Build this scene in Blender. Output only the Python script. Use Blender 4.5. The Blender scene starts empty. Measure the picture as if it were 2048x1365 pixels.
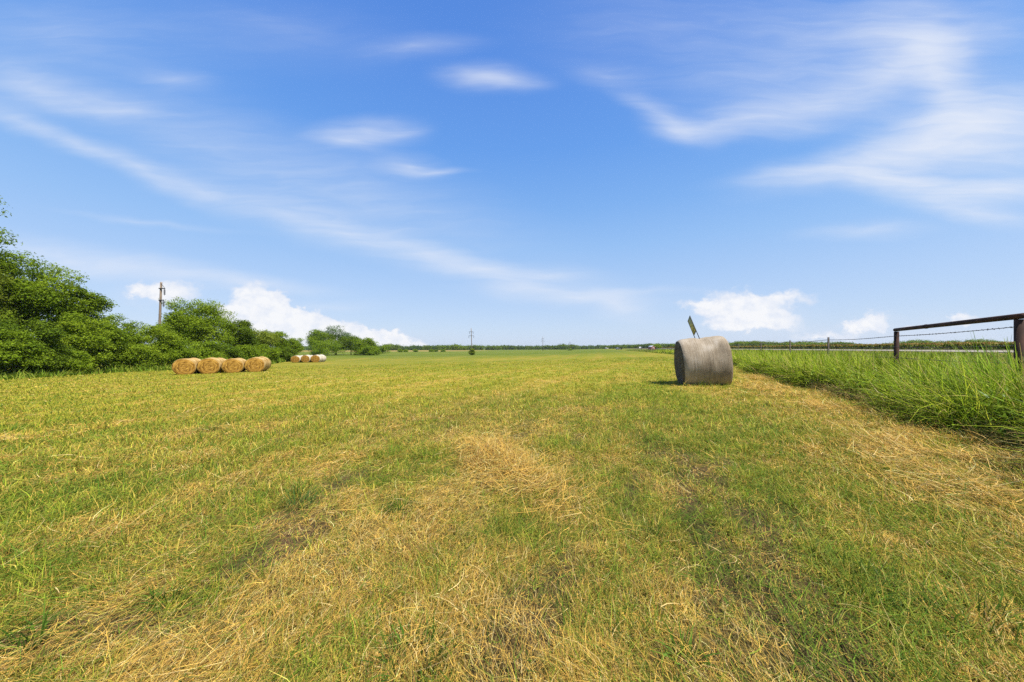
import bpy, math, random
import numpy as np

rng = np.random.default_rng(11)
random.seed(5)
S = bpy.context.scene
COL = S.collection
R = math.radians
CAMH = 1.10
F = 682.7            # focal length in photo pixels, used only to turn photo measurements into metres
EXPO = 0.75
GAIN = 2.0 ** EXPO


# ------------------------------------------------------------------ helpers
def sm(a, b, t):
    t = np.clip((np.asarray(t, float) - a) / (b - a), 0, 1)
    return t * t * (3 - 2 * t)


_lat = rng.random((256, 256))


def vnoise(x, y):
    x = np.asarray(x, float); y = np.asarray(y, float)
    xi = np.floor(x).astype(np.int64); yi = np.floor(y).astype(np.int64)
    fx = x - xi; fy = y - yi
    fx = fx * fx * (3 - 2 * fx); fy = fy * fy * (3 - 2 * fy)
    a = _lat[xi % 256, yi % 256]; b = _lat[(xi + 1) % 256, yi % 256]
    c = _lat[xi % 256, (yi + 1) % 256]; d = _lat[(xi + 1) % 256, (yi + 1) % 256]
    return (a * (1 - fx) + b * fx) * (1 - fy) + (c * (1 - fx) + d * fx) * fy


def fnoise(x, y):
    return (vnoise(x, y) + .5 * vnoise(x * 2.1 + 17, y * 2.1 + 5) + .25 * vnoise(x * 4.3 + 3, y * 4.3 + 31)) / 1.75


def curve_c(Y):
    Y = np.asarray(Y, float)
    return .375 * Y - .125 * (np.sqrt((Y - 42) ** 2 + 64) - math.sqrt(42 ** 2 + 64))


_U = np.array([-4000, -400, -150, -100, -68, -41, -20, -8, 0, 3, 5.5, 9, 15, 22, 24, 31, 36, 60, 4000], float)
_Z = np.array([-2.6, -2.5, -1.9, -1.75, -1.55, -1.13, -.6, -.22, 0, .06, .13, .2, .45, .8, .84, .84, .86, .9, .9], float)


def ground(X, Y):
    u = np.asarray(X, float) - curve_c(Y)
    z = (np.interp(u, _U, _Z) + np.interp(u - 1.5 - abs(u) * .08, _U, _Z) + np.interp(u + 1.5 + abs(u) * .08, _U, _Z)) / 3
    z = z - .0
    r = np.hypot(X, Y)
    amp = .03 * (1 - sm(20, 60, r))
    return z + amp * (fnoise(np.asarray(X) * 1.1 + 40, np.asarray(Y) * .8 + 9) - .5) * 2


G0 = float(ground(0, 0))


def gz(x, y):
    return float(ground(x, y))


def at(px, Y):
    return (px - 1024) / F * Y


def hz(py, Y):
    return CAMH + (697 - py) / F * Y


def straw_amount(x, y):
    v = x - .28 * y
    r = np.hypot(x, y)
    s = .47 - .14 * sm(2.5, 10, r) - .16 * sm(10, 40, r)
    s = s + .38 * (fnoise(v * 4.6 + 7, (y + .28 * x) * 1.1) - .5)
    s = s + .28 * (fnoise(x * .45 + 3, y * .45 + 60) - .5)
    s = s + .75 * (fnoise(x * 2.3 + 13, y * 2.3 + 6) - .5)
    s = s + .40 * (fnoise(x * .9 + 44, y * .6 + 16) - .5) + .55 * (fnoise(x * 5.5 + 4, y * 5.5 + 46) - .5) * (1 - sm(4, 9, r))
    s = s + .30 * (fnoise(x * .07 + 13, y * .05 + 6) - .5) * sm(8, 25, r)
    u = x - curve_c(y)
    wob = (fnoise(y * .25, 3.3 + 0 * y) - .5) * .8
    s = s + .36 * np.exp(-((u - 2.35 - wob) / .8) ** 2) * sm(1.5, 4, y) * (1 - .75 * sm(10, 18, y))
    px_ = x + .12 + (y - 3.37) * .42
    s = s + .75 * np.exp(-(px_ / .28) ** 2 - ((y - 3.35) / .75) ** 2) * (.6 + .8 * vnoise(x * 5, y * 5))
    s = s + (.13 * np.sin((u + .35 * vnoise(y * .2, 7.7 + 0 * y)) * 2 * math.pi / 2.6) + .10 * np.sin(u * 2 * math.pi / 5.3 + 1)) * sm(5, 10, r)
    # faint windrow lines left by the rake
    for (x0, y0, dx, dy, w, a) in ((-9.5, 8.5, 1, .9, .22, .35), (1.2, 6.6, .42, 1, .2, .3), (-3.5, 5.6, 1, .15, .18, .28),
                                   (8, 22, .9, 1, .45, .25), (-14, 19, 1, .42, .4, .3), (16, 28, .2, 1, .6, .3)):
        L = math.hypot(dx, dy)
        dist = ((x - x0) * dy - (y - y0) * dx) / L
        al = ((x - x0) * dx + (y - y0) * dy) / L
        s = s + a * np.exp(-(dist / w) ** 2) * np.exp(-(al / 9.0) ** 2) * (.4 + vnoise(al * .8, 1.5 + 0 * al))
    s = s - .34 * np.exp(-((x - 3.2) / 1.6) ** 2 - ((y - 7.4) / 3.2) ** 2)
    s = s - .35 * np.exp(-((x + 3.6) / 1.2) ** 2 - ((y - 2.7) / .6) ** 2)
    s = s - .30 * np.exp(-((x + 2.3) / .7) ** 2 - ((y - 1.75) / .35) ** 2)
    s = s - .10 * np.exp(-((x - 2.6) / 1.3) ** 2 - ((y - 1.7) / .7) ** 2)
    s = s - .16 * np.exp(-((x - 1.2) / 1.0) ** 2 - ((y - 2.4) / .8) ** 2)
    s = s + .22 * np.exp(-((x - .1) / .8) ** 2 - ((y - 1.35) / .35) ** 2)
    return np.clip(s, 0.02, .98)


def bare_amount(x, y):
    v = x - .29 * y
    b = fnoise(v * 2.6 + 31, (y + .29 * x) * .7 + 4)
    b = b + .5 * np.exp(-((x + 1.75) / .3) ** 2 - ((y - 1.38) / .12) ** 2) + .4 * np.exp(-((x - .62) / .16) ** 2 - ((y - 1.2) / .09) ** 2)
    return sm(.60, .76, b) * (1 - sm(3, 8, np.hypot(x, y)))


def np_mesh(name, V, quads=None, tris=None, mat=None, tint=None, smooth=False, parent=None, mats=None, midx=None):
    V = np.ascontiguousarray(V, np.float32).reshape(-1, 3)
    me = bpy.data.meshes.new(name)
    me.vertices.add(len(V)); me.vertices.foreach_set('co', V.ravel())
    parts = []; starts = []; off = 0
    for F_, k in ((quads, 4), (tris, 3)):
        if F_ is None or len(F_) == 0:
            continue
        F_ = np.asarray(F_, np.int32).reshape(-1, k)
        parts.append(F_.ravel()); starts.append(off + np.arange(len(F_)) * k); off += F_.size
    L = np.concatenate(parts).astype(np.int32); st = np.concatenate(starts).astype(np.int32)
    me.loops.add(len(L)); me.loops.foreach_set('vertex_index', L)
    me.polygons.add(len(st)); me.polygons.foreach_set('loop_start', st)
    if midx is not None:
        me.polygons.foreach_set('material_index', np.asarray(midx, np.int32))
    if smooth:
        me.polygons.foreach_set('use_smooth', np.ones(len(st), bool))
    me.update(calc_edges=True)
    if tint is not None:
        T = np.ones((len(V), 4), np.float32); T[:, :3] = np.asarray(tint, np.float32).reshape(-1, 3)
        a = me.color_attributes.new('tint', 'FLOAT_COLOR', 'POINT'); a.data.foreach_set('color', T.ravel())
    for m in (mats or ([mat] if mat else [])):
        me.materials.append(m)
    o = bpy.data.objects.new(name, me); COL.objects.link(o)
    if parent is not None:
        o.parent = parent
    return o


class MB:
    def __init__(s):
        s.V = []; s.Q = []; s.T = []; s.C = []; s.n = 0

    def add(s, V, Q=None, T=None, c=None):
        V = np.asarray(V, float).reshape(-1, 3)
        if Q is not None and len(Q): s.Q.append(np.asarray(Q, int).reshape(-1, 4) + s.n)
        if T is not None and len(T): s.T.append(np.asarray(T, int).reshape(-1, 3) + s.n)
        s.V.append(V); s.n += len(V)
        if c is not None:
            c = np.asarray(c, float)
            s.C.append(np.broadcast_to(c, (len(V), 3)) if c.ndim == 1 else c)

    def tube(s, pts, rad, k=8, c=None, cap=True):
        pts = np.asarray(pts, float); n = len(pts)
        rad = np.broadcast_to(np.asarray(rad, float), (n,))
        d = np.gradient(pts, axis=0); d /= np.linalg.norm(d, axis=1)[:, None] + 1e-12
        up = np.array([0, 0, 1.]) if abs(d[:, 2]).mean() < .8 else np.array([1., 0, 0])
        a = np.cross(d, up); a /= np.linalg.norm(a, axis=1)[:, None] + 1e-12
        b = np.cross(d, a)
        ph = np.arange(k) * 2 * math.pi / k
        V = pts[:, None] + rad[:, None, None] * (a[:, None] * np.cos(ph)[None, :, None] + b[:, None] * np.sin(ph)[None, :, None])
        i = np.arange(n - 1)[:, None] * k; j = np.arange(k)[None]
        j2 = (j + 1) % k
        Q = np.stack([i + j, i + j2, i + k + j2, i + k + j], -1).reshape(-1, 4)
        T = None
        V = V.reshape(-1, 3)
        if cap:
            V = np.vstack([V, pts[:1], pts[-1:]])
            jj = np.arange(k)
            T = np.vstack([np.stack([np.full(k, n * k), (jj + 1) % k, jj], -1),
                           np.stack([np.full(k, n * k + 1), (n - 1) * k + jj, (n - 1) * k + (jj + 1) % k], -1)])
        s.add(V, Q, T, c)

    def box(s, c0, sz, M=None, c=None, bev=0.0):
        x, y, z = [q / 2 for q in sz]
        if bev <= 0:
            V = np.array([[sx * x, sy * y, sz_ * z] for sz_ in (-1, 1) for sy in (-1, 1) for sx in (-1, 1)], float)
            Q = [[0, 2, 3, 1], [4, 5, 7, 6], [0, 1, 5, 4], [2, 6, 7, 3], [0, 4, 6, 2], [1, 3, 7, 5]]
            T = None
        else:
            b = bev
            V = []
            for sz_ in (-1, 1):
                for sy in (-1, 1):
                    for sx in (-1, 1):
                        V += [[sx * (x), sy * (y - b), sz_ * (z - b)], [sx * (x - b), sy * y, sz_ * (z - b)], [sx * (x - b), sy * (y - b), sz_ * z]]
            V = np.array(V, float)
            import bmesh
            bm = bmesh.new()
            for v in V: bm.verts.new(v)
            r = bmesh.ops.convex_hull(bm, input=bm.verts)
            bm.verts.ensure_lookup_table(); bm.verts.index_update()
            V = np.array([v.co[:] for v in bm.verts]); Q = []; T = [[v.index for v in f.verts] for f in bm.faces]
            bm.free()
        if M is not None:
            V = V @ np.asarray(M, float).T
        s.add(V + np.asarray(c0, float), Q, T, c)

    def build(s, name, mat, parent=None, smooth=False):
        return np_mesh(name, np.vstack(s.V), np.vstack(s.Q) if s.Q else None, np.vstack(s.T) if s.T else None, mat,
                       np.vstack(s.C) if s.C else None, smooth, parent)


def tag(o, label=None, cat=None, group=None, kind=None):
    if label: o['label'] = label
    if cat: o['category'] = cat
    if group: o['group'] = group
    if kind: o['kind'] = kind
    return o


def empty(name, loc, rz=0.0, label=None, cat=None, group=None):
    o = bpy.data.objects.new(name, None); COL.objects.link(o)
    o.location = loc; o.rotation_euler = (0, 0, rz); o.empty_display_size = .2
    return tag(o, label, cat, group)


def copy_tree(o, parent=None):
    c = o.copy(); COL.objects.link(c); c.parent = parent
    for ch in list(o.children):
        copy_tree(ch, c)
    return c


# ------------------------------------------------------------------ materials
def new_mat(name):
    m = bpy.data.materials.new(name); m.use_nodes = True
    nt = m.node_tree; nt.nodes.clear()
    return m, nt


def N(nt, t, **kw):
    n = nt.nodes.new(t)
    for k, v in kw.items():
        setattr(n, k, v)
    return n


def leaf_mat(name, transl=.35, rough=.6, gloss=.12):
    m, nt = new_mat(name); L = nt.links
    at_ = N(nt, 'ShaderNodeAttribute', attribute_name='tint')
    no = N(nt, 'ShaderNodeTexNoise'); no.inputs['Scale'].default_value = 9.0; no.inputs['Detail'].default_value = 2
    geo = N(nt, 'ShaderNodeNewGeometry'); L.new(geo.outputs['Position'], no.inputs['Vector'])
    mr = N(nt, 'ShaderNodeMapRange'); mr.inputs['To Min'].default_value = .8; mr.inputs['To Max'].default_value = 1.2
    L.new(no.outputs['Fac'], mr.inputs['Value'])
    mul = N(nt, 'ShaderNodeVectorMath', operation='SCALE'); L.new(at_.outputs['Color'], mul.inputs[0]); L.new(mr.outputs[0], mul.inputs['Scale'])
    d = N(nt, 'ShaderNodeBsdfDiffuse'); t = N(nt, 'ShaderNodeBsdfTranslucent'); g = N(nt, 'ShaderNodeBsdfGlossy'); g.inputs['Roughness'].default_value = rough - .15
    L.new(mul.outputs[0], d.inputs[0]); L.new(mul.outputs[0], t.inputs[0])
    x = N(nt, 'ShaderNodeMixShader'); x.inputs[0].default_value = transl; L.new(d.outputs[0], x.inputs[1]); L.new(t.outputs[0], x.inputs[2])
    fr = N(nt, 'ShaderNodeFresnel'); fr.inputs[0].default_value = 1.35
    fm = N(nt, 'ShaderNodeMath', operation='MULTIPLY'); fm.inputs[1].default_value = gloss * 4; L.new(fr.outputs[0], fm.inputs[0])
    x2 = N(nt, 'ShaderNodeMixShader'); L.new(fm.outputs[0], x2.inputs[0]); L.new(x.outputs[0], x2.inputs[1]); L.new(g.outputs[0], x2.inputs[2])
    o = N(nt, 'ShaderNodeOutputMaterial'); L.new(x2.outputs[0], o.inputs[0])
    return m


def noisy_mat(name, c1, c2, scale=8, rough=.7, metallic=0., stretch=(1, 1, 1), bump=.3, detail=5, c3=None, bdist=.01):
    m, nt = new_mat(name); L = nt.links
    tc = N(nt, 'ShaderNodeTexCoord'); mp = N(nt, 'ShaderNodeMapping'); mp.inputs['Scale'].default_value = stretch
    L.new(tc.outputs['Object'], mp.inputs[0])
    no = N(nt, 'ShaderNodeTexNoise'); no.inputs['Scale'].default_value = scale; no.inputs['Detail'].default_value = detail
    L.new(mp.outputs[0], no.inputs[0])
    cr = N(nt, 'ShaderNodeValToRGB'); cr.color_ramp.elements[0].position = .32; cr.color_ramp.elements[1].position = .68
    cr.color_ramp.elements[0].color = (*c1, 1); cr.color_ramp.elements[1].color = (*c2, 1)
    if c3:
        e = cr.color_ramp.elements.new(.5); e.color = (*c3, 1)
    L.new(no.outputs[0], cr.inputs[0])
    p = N(nt, 'ShaderNodeBsdfPrincipled'); p.inputs['Roughness'].default_value = rough; p.inputs['Metallic'].default_value = metallic
    p.inputs['Specular IOR Level'].default_value = .3
    L.new(cr.outputs[0], p.inputs['Base Color'])
    b = N(nt, 'ShaderNodeBump'); b.inputs['Strength'].default_value = bump; b.inputs['Distance'].default_value = bdist
    L.new(no.outputs[0], b.inputs['Height']); L.new(b.outputs[0], p.inputs['Normal'])
    o = N(nt, 'ShaderNodeOutputMaterial'); L.new(p.outputs[0], o.inputs[0])
    return m


M_grass = leaf_mat('grass_blade', .38, .6, .004)
M_straw = leaf_mat('dry_straw', .25, .6, .006)
M_leaf = leaf_mat('tree_leaf', .48, .55, .015)
M_crop = leaf_mat('crop_leaf', .3, .6, .005)
M_bark = noisy_mat('bark', (.06, .045, .03), (.17, .14, .1), 14, .9, stretch=(1, 1, .25), bump=.6)
M_pole = noisy_mat('weathered_pole_wood', (.13, .095, .065), (.30, .235, .17), 9, .85, stretch=(4, 4, .25), bump=.4, c3=(.2, .15, .105))
M_dark = noisy_mat('dark_iron', (.035, .04, .045), (.08, .085, .085), 10, .6)
M_ins = noisy_mat('insulator_glaze', (.05, .055, .075), (.11, .115, .14), 6, .3)
M_rust = noisy_mat('rusty_pipe', (.030, .012, .007), (.085, .036, .020), 5, .9, stretch=(1, 1, 1), bump=.35, c3=(.04, .02, .014), bdist=.003)
M_tpost = noisy_mat('painted_steel_post', (.03, .028, .025), (.09, .065, .045), 12, .75)
M_wire = noisy_mat('old_wire', (.05, .04, .04), (.13, .1, .09), 30, .6, .5)


def hay_end_mat():
    m, nt = new_mat('rolled_hay_end'); L = nt.links
    tc = N(nt, 'ShaderNodeTexCoord'); sp = N(nt, 'ShaderNodeSeparateXYZ'); L.new(tc.outputs['Object'], sp.inputs[0])
    zz = N(nt, 'ShaderNodeMath', operation='SUBTRACT'); zz.inputs[1].default_value = .64; L.new(sp.outputs[2], zz.inputs[0])
    ln = N(nt, 'ShaderNodeCombineXYZ'); L.new(sp.outputs[0], ln.inputs[0]); L.new(zz.outputs[0], ln.inputs[1])
    wob = N(nt, 'ShaderNodeTexNoise'); wob.inputs['Scale'].default_value = 4.5; L.new(tc.outputs['Object'], wob.inputs[0])
    le = N(nt, 'ShaderNodeVectorMath', operation='LENGTH'); L.new(ln.outputs[0], le.inputs[0])
    an = N(nt, 'ShaderNodeMath', operation='ARCTAN2'); L.new(zz.outputs[0], an.inputs[0]); L.new(sp.outputs[0], an.inputs[1])
    wa = N(nt, 'ShaderNodeMath', operation='MULTIPLY_ADD'); wa.inputs[1].default_value = .16; L.new(wob.outputs[0], wa.inputs[0]); L.new(le.outputs['Value'], wa.inputs[2])
    sc = N(nt, 'ShaderNodeMath', operation='MULTIPLY'); sc.inputs[1].default_value = 9.5; L.new(wa.outputs[0], sc.inputs[0])
    sa = N(nt, 'ShaderNodeMath', operation='MULTIPLY'); sa.inputs[1].default_value = .9; L.new(an.outputs[0], sa.inputs[0])
    cv = N(nt, 'ShaderNodeCombineXYZ'); L.new(sc.outputs[0], cv.inputs[0]); L.new(sa.outputs[0], cv.inputs[1])
    no = N(nt, 'ShaderNodeTexNoise'); no.inputs['Scale'].default_value = 1.0; no.inputs['Detail'].default_value = 6; no.inputs['Roughness'].default_value = .65
    L.new(cv.outputs[0], no.inputs[0])
    fine = N(nt, 'ShaderNodeTexNoise'); fine.inputs['Scale'].default_value = 45; fine.inputs['Detail'].default_value = 3; L.new(tc.outputs['Object'], fine.inputs[0])
    ad = N(nt, 'ShaderNodeMath', operation='MULTIPLY_ADD'); ad.inputs[1].default_value = .35; L.new(fine.outputs[0], ad.inputs[0]); L.new(no.outputs[0], ad.inputs[2])
    cr = N(nt, 'ShaderNodeValToRGB'); E_ = cr.color_ramp.elements
    E_[0].position = .48; E_[0].color = (.05, .020, .003, 1); E_[1].position = .84; E_[1].color = (.56, .33, .065, 1)
    e = E_.new(.65); e.color = (.25, .125, .018, 1)
    L.new(ad.outputs[0], cr.inputs[0])
    p = N(nt, 'ShaderNodeBsdfPrincipled'); p.inputs['Roughness'].default_value = .85; p.inputs['Specular IOR Level'].default_value = .15
    L.new(cr.outputs[0], p.inputs['Base Color'])
    b = N(nt, 'ShaderNodeBump'); b.inputs['Strength'].default_value = .8; b.inputs['Distance'].default_value = .03
    L.new(ad.outputs[0], b.inputs['Height']); L.new(b.outputs[0], p.inputs['Normal'])
    o = N(nt, 'ShaderNodeOutputMaterial'); L.new(p.outputs[0], o.inputs[0])
    return m


def wrap_mat(name, lo, mid, hi, line=.5, stain=None):
    """net wrap: fine circumferential threads along the roll, stains, dark flecks"""
    m, nt = new_mat(name); L = nt.links
    tc = N(nt, 'ShaderNodeTexCoord')
    mp = N(nt, 'ShaderNodeMapping'); mp.inputs['Scale'].default_value = (2.0, 42, 2.0); L.new(tc.outputs['Object'], mp.inputs[0])
    n1 = N(nt, 'ShaderNodeTexNoise'); n1.inputs['Scale'].default_value = 1; n1.inputs['Detail'].default_value = 3; L.new(mp.outputs[0], n1.inputs[0])
    n2 = N(nt, 'ShaderNodeTexNoise'); n2.inputs['Scale'].default_value = 2.2; n2.inputs['Detail'].default_value = 5; L.new(tc.outputs['Object'], n2.inputs[0])
    n3 = N(nt, 'ShaderNodeTexNoise'); n3.inputs['Scale'].default_value = 55; n3.inputs['Detail'].default_value = 3; L.new(tc.outputs['Object'], n3.inputs[0])
    a1 = N(nt, 'ShaderNodeMath', operation='MULTIPLY_ADD'); a1.inputs[1].default_value = line; L.new(n1.outputs[0], a1.inputs[0])
    n2m = N(nt, 'ShaderNodeMath', operation='MULTIPLY'); n2m.inputs[1].default_value = .75; L.new(n2.outputs[0], n2m.inputs[0]); L.new(n2m.outputs[0], a1.inputs[2])
    a2 = N(nt, 'ShaderNodeMath', operation='MULTIPLY_ADD'); a2.inputs[1].default_value = .45; L.new(n3.outputs[0], a2.inputs[0]); L.new(a1.outputs[0], a2.inputs[2])
    cr = N(nt, 'ShaderNodeValToRGB'); E_ = cr.color_ramp.elements
    c = (.375 + line * .5 + .225)
    E_[0].position = min(.97, c - .24); E_[0].color = (*lo, 1)
    E_[1].position = min(1, c + .2); E_[1].color = (*hi, 1)
    e = E_.new(min(.985, c - .02)); e.color = (*mid, 1)
    mulc = N(nt, 'ShaderNodeMath', operation='MULTIPLY'); mulc.inputs[1].default_value = 1.0; L.new(a2.outputs[0], mulc.inputs[0])
    L.new(mulc.outputs[0], cr.inputs[0])
    p = N(nt, 'ShaderNodeBsdfPrincipled'); p.inputs['Roughness'].default_value = .95; p.inputs['Specular IOR Level'].default_value = .05
    L.new(cr.outputs[0], p.inputs['Base Color'])
    b = N(nt, 'ShaderNodeBump'); b.inputs['Strength'].default_value = .8; b.inputs['Distance'].default_value = .02
    L.new(a2.outputs[0], b.inputs['Height']); L.new(b.outputs[0], p.inputs['Normal'])
    o = N(nt, 'ShaderNodeOutputMaterial'); L.new(p.outputs[0], o.inputs[0])
    return m


M_hay = hay_end_mat()
M_wrap_gold = wrap_mat('golden_net_wrap', (.20, .11, .03), (.37, .235, .075), (.56, .42, .20), .3)
M_wrap_white = wrap_mat('white_net_wrap', (.34, .27, .18), (.45, .39, .29), (.56, .51, .42), .25)
M_wrap_grey = wrap_mat('weathered_net_wrap', (.16, .122, .08), (.285, .23, .16), (.42, .36, .28), .40)
M_oldend = noisy_mat('dark_old_hay_end', (.03, .022, .013), (.16, .125, .08), 16, .95, stretch=(1, 1, 1), bump=1, detail=8, bdist=.04)  # end hay of the old bale, mottled darker than its wrap


# ------------------------------------------------------------------ world: sky and clouds
def build_world():
    w = bpy.data.worlds.new('World'); S.world = w; w.use_nodes = True
    nt = w.node_tree; nt.nodes.clear(); L = nt.links

    def math_(op, a, b=None, c=None, clamp=False):
        n = N(nt, 'ShaderNodeMath', operation=op, use_clamp=clamp)
        for i, v in enumerate((a, b, c)):
            if v is None: continue
            if isinstance(v, (int, float)): n.inputs[i].default_value = v
            else: L.new(v, n.inputs[i])
        return n.outputs[0]

    sky = N(nt, 'ShaderNodeTexSky', sky_type='NISHITA', sun_disc=False)
    sky.sun_elevation = R(SUN_EL); sky.sun_rotation = R(SUN_AZ); sky.altitude = 150; sky.dust_density = .6
    tc = N(nt, 'ShaderNodeTexCoord'); D = tc.outputs['Generated']
    sp = N(nt, 'ShaderNodeSeparateXYZ'); L.new(D, sp.inputs[0])
    el = math_('ARCSINE', sp.outputs[2])
    el01 = math_('DIVIDE', el, math.pi / 2, clamp=True)
    cr = N(nt, 'ShaderNodeValToRGB'); E_ = cr.color_ramp.elements
    stops = [(0, .56, .68, .90), (3.3, .53, .67, .905), (9.3, .43, .615, .925), (16, .31, .545, .935), (22, .215, .46, .92), (30, .135, .365, .89), (40, .098, .29, .83),
             (46, .085, .26, .79), (58, .10, .26, .66), (90, .15, .28, .6)]
    for i, (e, r, g, b) in enumerate(stops):
        x = E_[i] if i < 2 else E_.new(e / 90)
        x.position = e / 90; x.color = (r, g, b, 1)
    L.new(el01, cr.inputs[0])
    sc = N(nt, 'ShaderNodeVectorMath', operation='SCALE'); sc.inputs['Scale'].default_value = 10 / GAIN; L.new(cr.outputs[0], sc.inputs[0])
    mixs = N(nt, 'ShaderNodeMix', data_type='RGBA'); mixs.inputs[0].default_value = .84
    L.new(sky.outputs[0], mixs.inputs[6]); L.new(sc.outputs[0], mixs.inputs[7])

    # tangent coordinates of the northern sky (direction / forward component)
    fy = math_('MAXIMUM', sp.outputs[1], .06)
    tx = math_('DIVIDE', sp.outputs[0], fy); tz = math_('DIVIDE', sp.outputs[2], fy)
    P = N(nt, 'ShaderNodeCombineXYZ'); L.new(tx, P.inputs[0]); L.new(tz, P.inputs[1])
    # slow warp + fibre noise
    wn = N(nt, 'ShaderNodeTexNoise'); wn.inputs['Scale'].default_value = 2.6; wn.inputs['Detail'].default_value = 3; wn.inputs['Roughness'].default_value = .55
    mpw = N(nt, 'ShaderNodeMapping'); mpw.inputs['Scale'].default_value = (1, 2.2, 1); L.new(P.outputs[0], mpw.inputs[0]); L.new(mpw.outputs[0], wn.inputs[0])
    sub = N(nt, 'ShaderNodeVectorMath', operation='SUBTRACT'); sub.inputs[1].default_value = (.5, .5, .5); L.new(wn.outputs['Color'], sub.inputs[0])
    wsc = N(nt, 'ShaderNodeVectorMath', operation='MULTIPLY'); wsc.inputs[1].default_value = (.17, .075, 0); L.new(sub.outputs[0], wsc.inputs[0])
    PW = N(nt, 'ShaderNodeVectorMath', operation='ADD'); L.new(P.outputs[0], PW.inputs[0]); L.new(wsc.outputs[0], PW.inputs[1])

    def blobs(lst, vec, kind='QUADRATIC_SPHERE', gs=1.0):
        tot = None
        for (cx, cy, a, b, ang, amp) in lst:
            a *= gs; b *= gs
            mp = N(nt, 'ShaderNodeMapping', vector_type='TEXTURE')
            mp.inputs['Location'].default_value = ((cx - 1024) / F, (697 - cy) / F, 0)
            mp.inputs['Rotation'].default_value = (0, 0, R(-ang))
            mp.inputs['Scale'].default_value = (a / F, b / F, 1)
            L.new(vec, mp.inputs[0])
            g = N(nt, 'ShaderNodeTexGradient', gradient_type=kind); L.new(mp.outputs[0], g.inputs[0])
            tot = math_('MULTIPLY', g.outputs['Fac'], amp) if tot is None else math_('MULTIPLY_ADD', g.outputs['Fac'], amp, tot)
        return tot

    ci = [(40, 240, 190, 32, 24, .34), (150, 290, 210, 36, 22, .34), (280, 340, 220, 38, 21, .33), (400, 380, 200, 42, 20, .30), (560, 430, 260, 60, 20, .28),
          (700, 470, 250, 62, 20, .36), (850, 508, 250, 46, 19, .52), (965, 540, 200, 42, 14, .50), (1090, 552, 190, 36, 4, .38), (1050, 578, 160, 34, 8, .28),
          (420, 290, 560, 150, 18, .19), (740, 395, 540, 130, 18, .22), (60, 178, 230, 66, 14, .40), (190, 212, 220, 44, 9, .36), (255, 214, 90, 34, 2, .22),
          (120, 70, 480, 150, 8, .18), (345, 155, 120, 30, 5, .24), (560, 60, 380, 100, 6, .12),
          (140, 515, 360, 50, 9, .52), (330, 545, 330, 38, 8, .46), (520, 568, 220, 22, 6, .42), (300, 440, 260, 12, 7, .22), (680, 611, 150, 16, 0, .20),
          (975, 158, 150, 42, 3, .62), (1000, 168, 110, 22, 2, .35), (740, 262, 150, 46, -3, .50), (705, 280, 100, 26, 5, .38), (790, 266, 90, 14, -6, .25),
          (815, 328, 100, 34, 8, .45), (872, 336, 90, 11, -5, .34), (840, 95, 170, 36, -4, .26),
          (1160, 598, 260, 24, 2, .42), (1235, 608, 120, 46, 12, .50), (1090, 585, 240, 16, 2, .30), (1300, 585, 200, 12, 0, .15),
          (1330, 232, 150, 42, 28, .42), (1385, 258, 140, 36, 6, .55), (1500, 236, 240, 54, -8, .52), (1640, 200, 240, 76, -18, .42), (1790, 150, 240, 110, -38, .42),
          (1840, 90, 190, 120, 20, .75), (1885, 130, 120, 80, 45, .5), (1560, 150, 380, 130, -8, .26), (1330, 60, 420, 150, 0, .14), (1720, 50, 420, 150, 0, .26), (1215, 150, 130, 40, 10, .18),
          (1965, 245, 300, 120, -12, 1.0), (1850, 285, 320, 90, -15, .8), (1710, 325, 300, 56, -12, .55), (1590, 350, 220, 26, -5, .40), (2020, 310, 230, 110, 0, .42), (1915, 190, 150, 90, 62, .34),
          (1760, 356, 230, 30, 5, .62), (1850, 374, 260, 38, 6, .70), (1985, 382, 260, 36, -6, .75), (1900, 412, 240, 44, 10, .52), (1955, 432, 150, 26, 8, .36),
          (1735, 464, 190, 26, -1, .40), (2000, 60, 200, 120, 0, .2)]
    dens = blobs(ci, PW.outputs[0], gs=1.08)
    # long fibres, drawn out along the wind (tilted slightly)
    mf = N(nt, 'ShaderNodeMapping'); mf.inputs['Rotation'].default_value = (0, 0, R(9)); mf.inputs['Scale'].default_value = (2.2, 17, 1)
    L.new(PW.outputs[0], mf.inputs[0])
    fn = N(nt, 'ShaderNodeTexNoise'); fn.inputs['Scale'].default_value = 1; fn.inputs['Detail'].default_value = 5; fn.inputs['Roughness'].default_value = .55; L.new(mf.outputs[0], fn.inputs[0])
    fr = N(nt, 'ShaderNodeMapRange'); fr.inputs['From Min'].default_value = .25; fr.inputs['From Max'].default_value = .75; fr.inputs['To Min'].default_value = .65; fr.inputs['To Max'].default_value = 1.3
    L.new(fn.outputs['Fac'], fr.inputs['Value'])
    mf2 = N(nt, 'ShaderNodeMapping'); mf2.inputs['Rotation'].default_value = (0, 0, R(13)); mf2.inputs['Scale'].default_value = (5.5, 46, 1); L.new(PW.outputs[0], mf2.inputs[0])
    fn2 = N(nt, 'ShaderNodeTexNoise'); fn2.inputs['Scale'].default_value = 1; fn2.inputs['Detail'].default_value = 4; fn2.inputs['Distortion'].default_value = .6; L.new(mf2.outputs[0], fn2.inputs[0])
    fr2 = N(nt, 'ShaderNodeMapRange'); fr2.inputs['From Min'].default_value = .28; fr2.inputs['From Max'].default_value = .72; fr2.inputs['To Min'].default_value = .72; fr2.inputs['To Max'].default_value = 1.25
    L.new(fn2.outputs['Fac'], fr2.inputs['Value'])
    dens = math_('MULTIPLY', math_('MULTIPLY', dens, fr.outputs[0]), fr2.outputs[0])
    # soft shoulder so overlapping veils never clip
    ex = math_('EXPONENT', math_('MULTIPLY', dens, -1.42))
    cirrus = math_('MULTIPLY', math_('SUBTRACT', 1.0, ex), .98)
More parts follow.
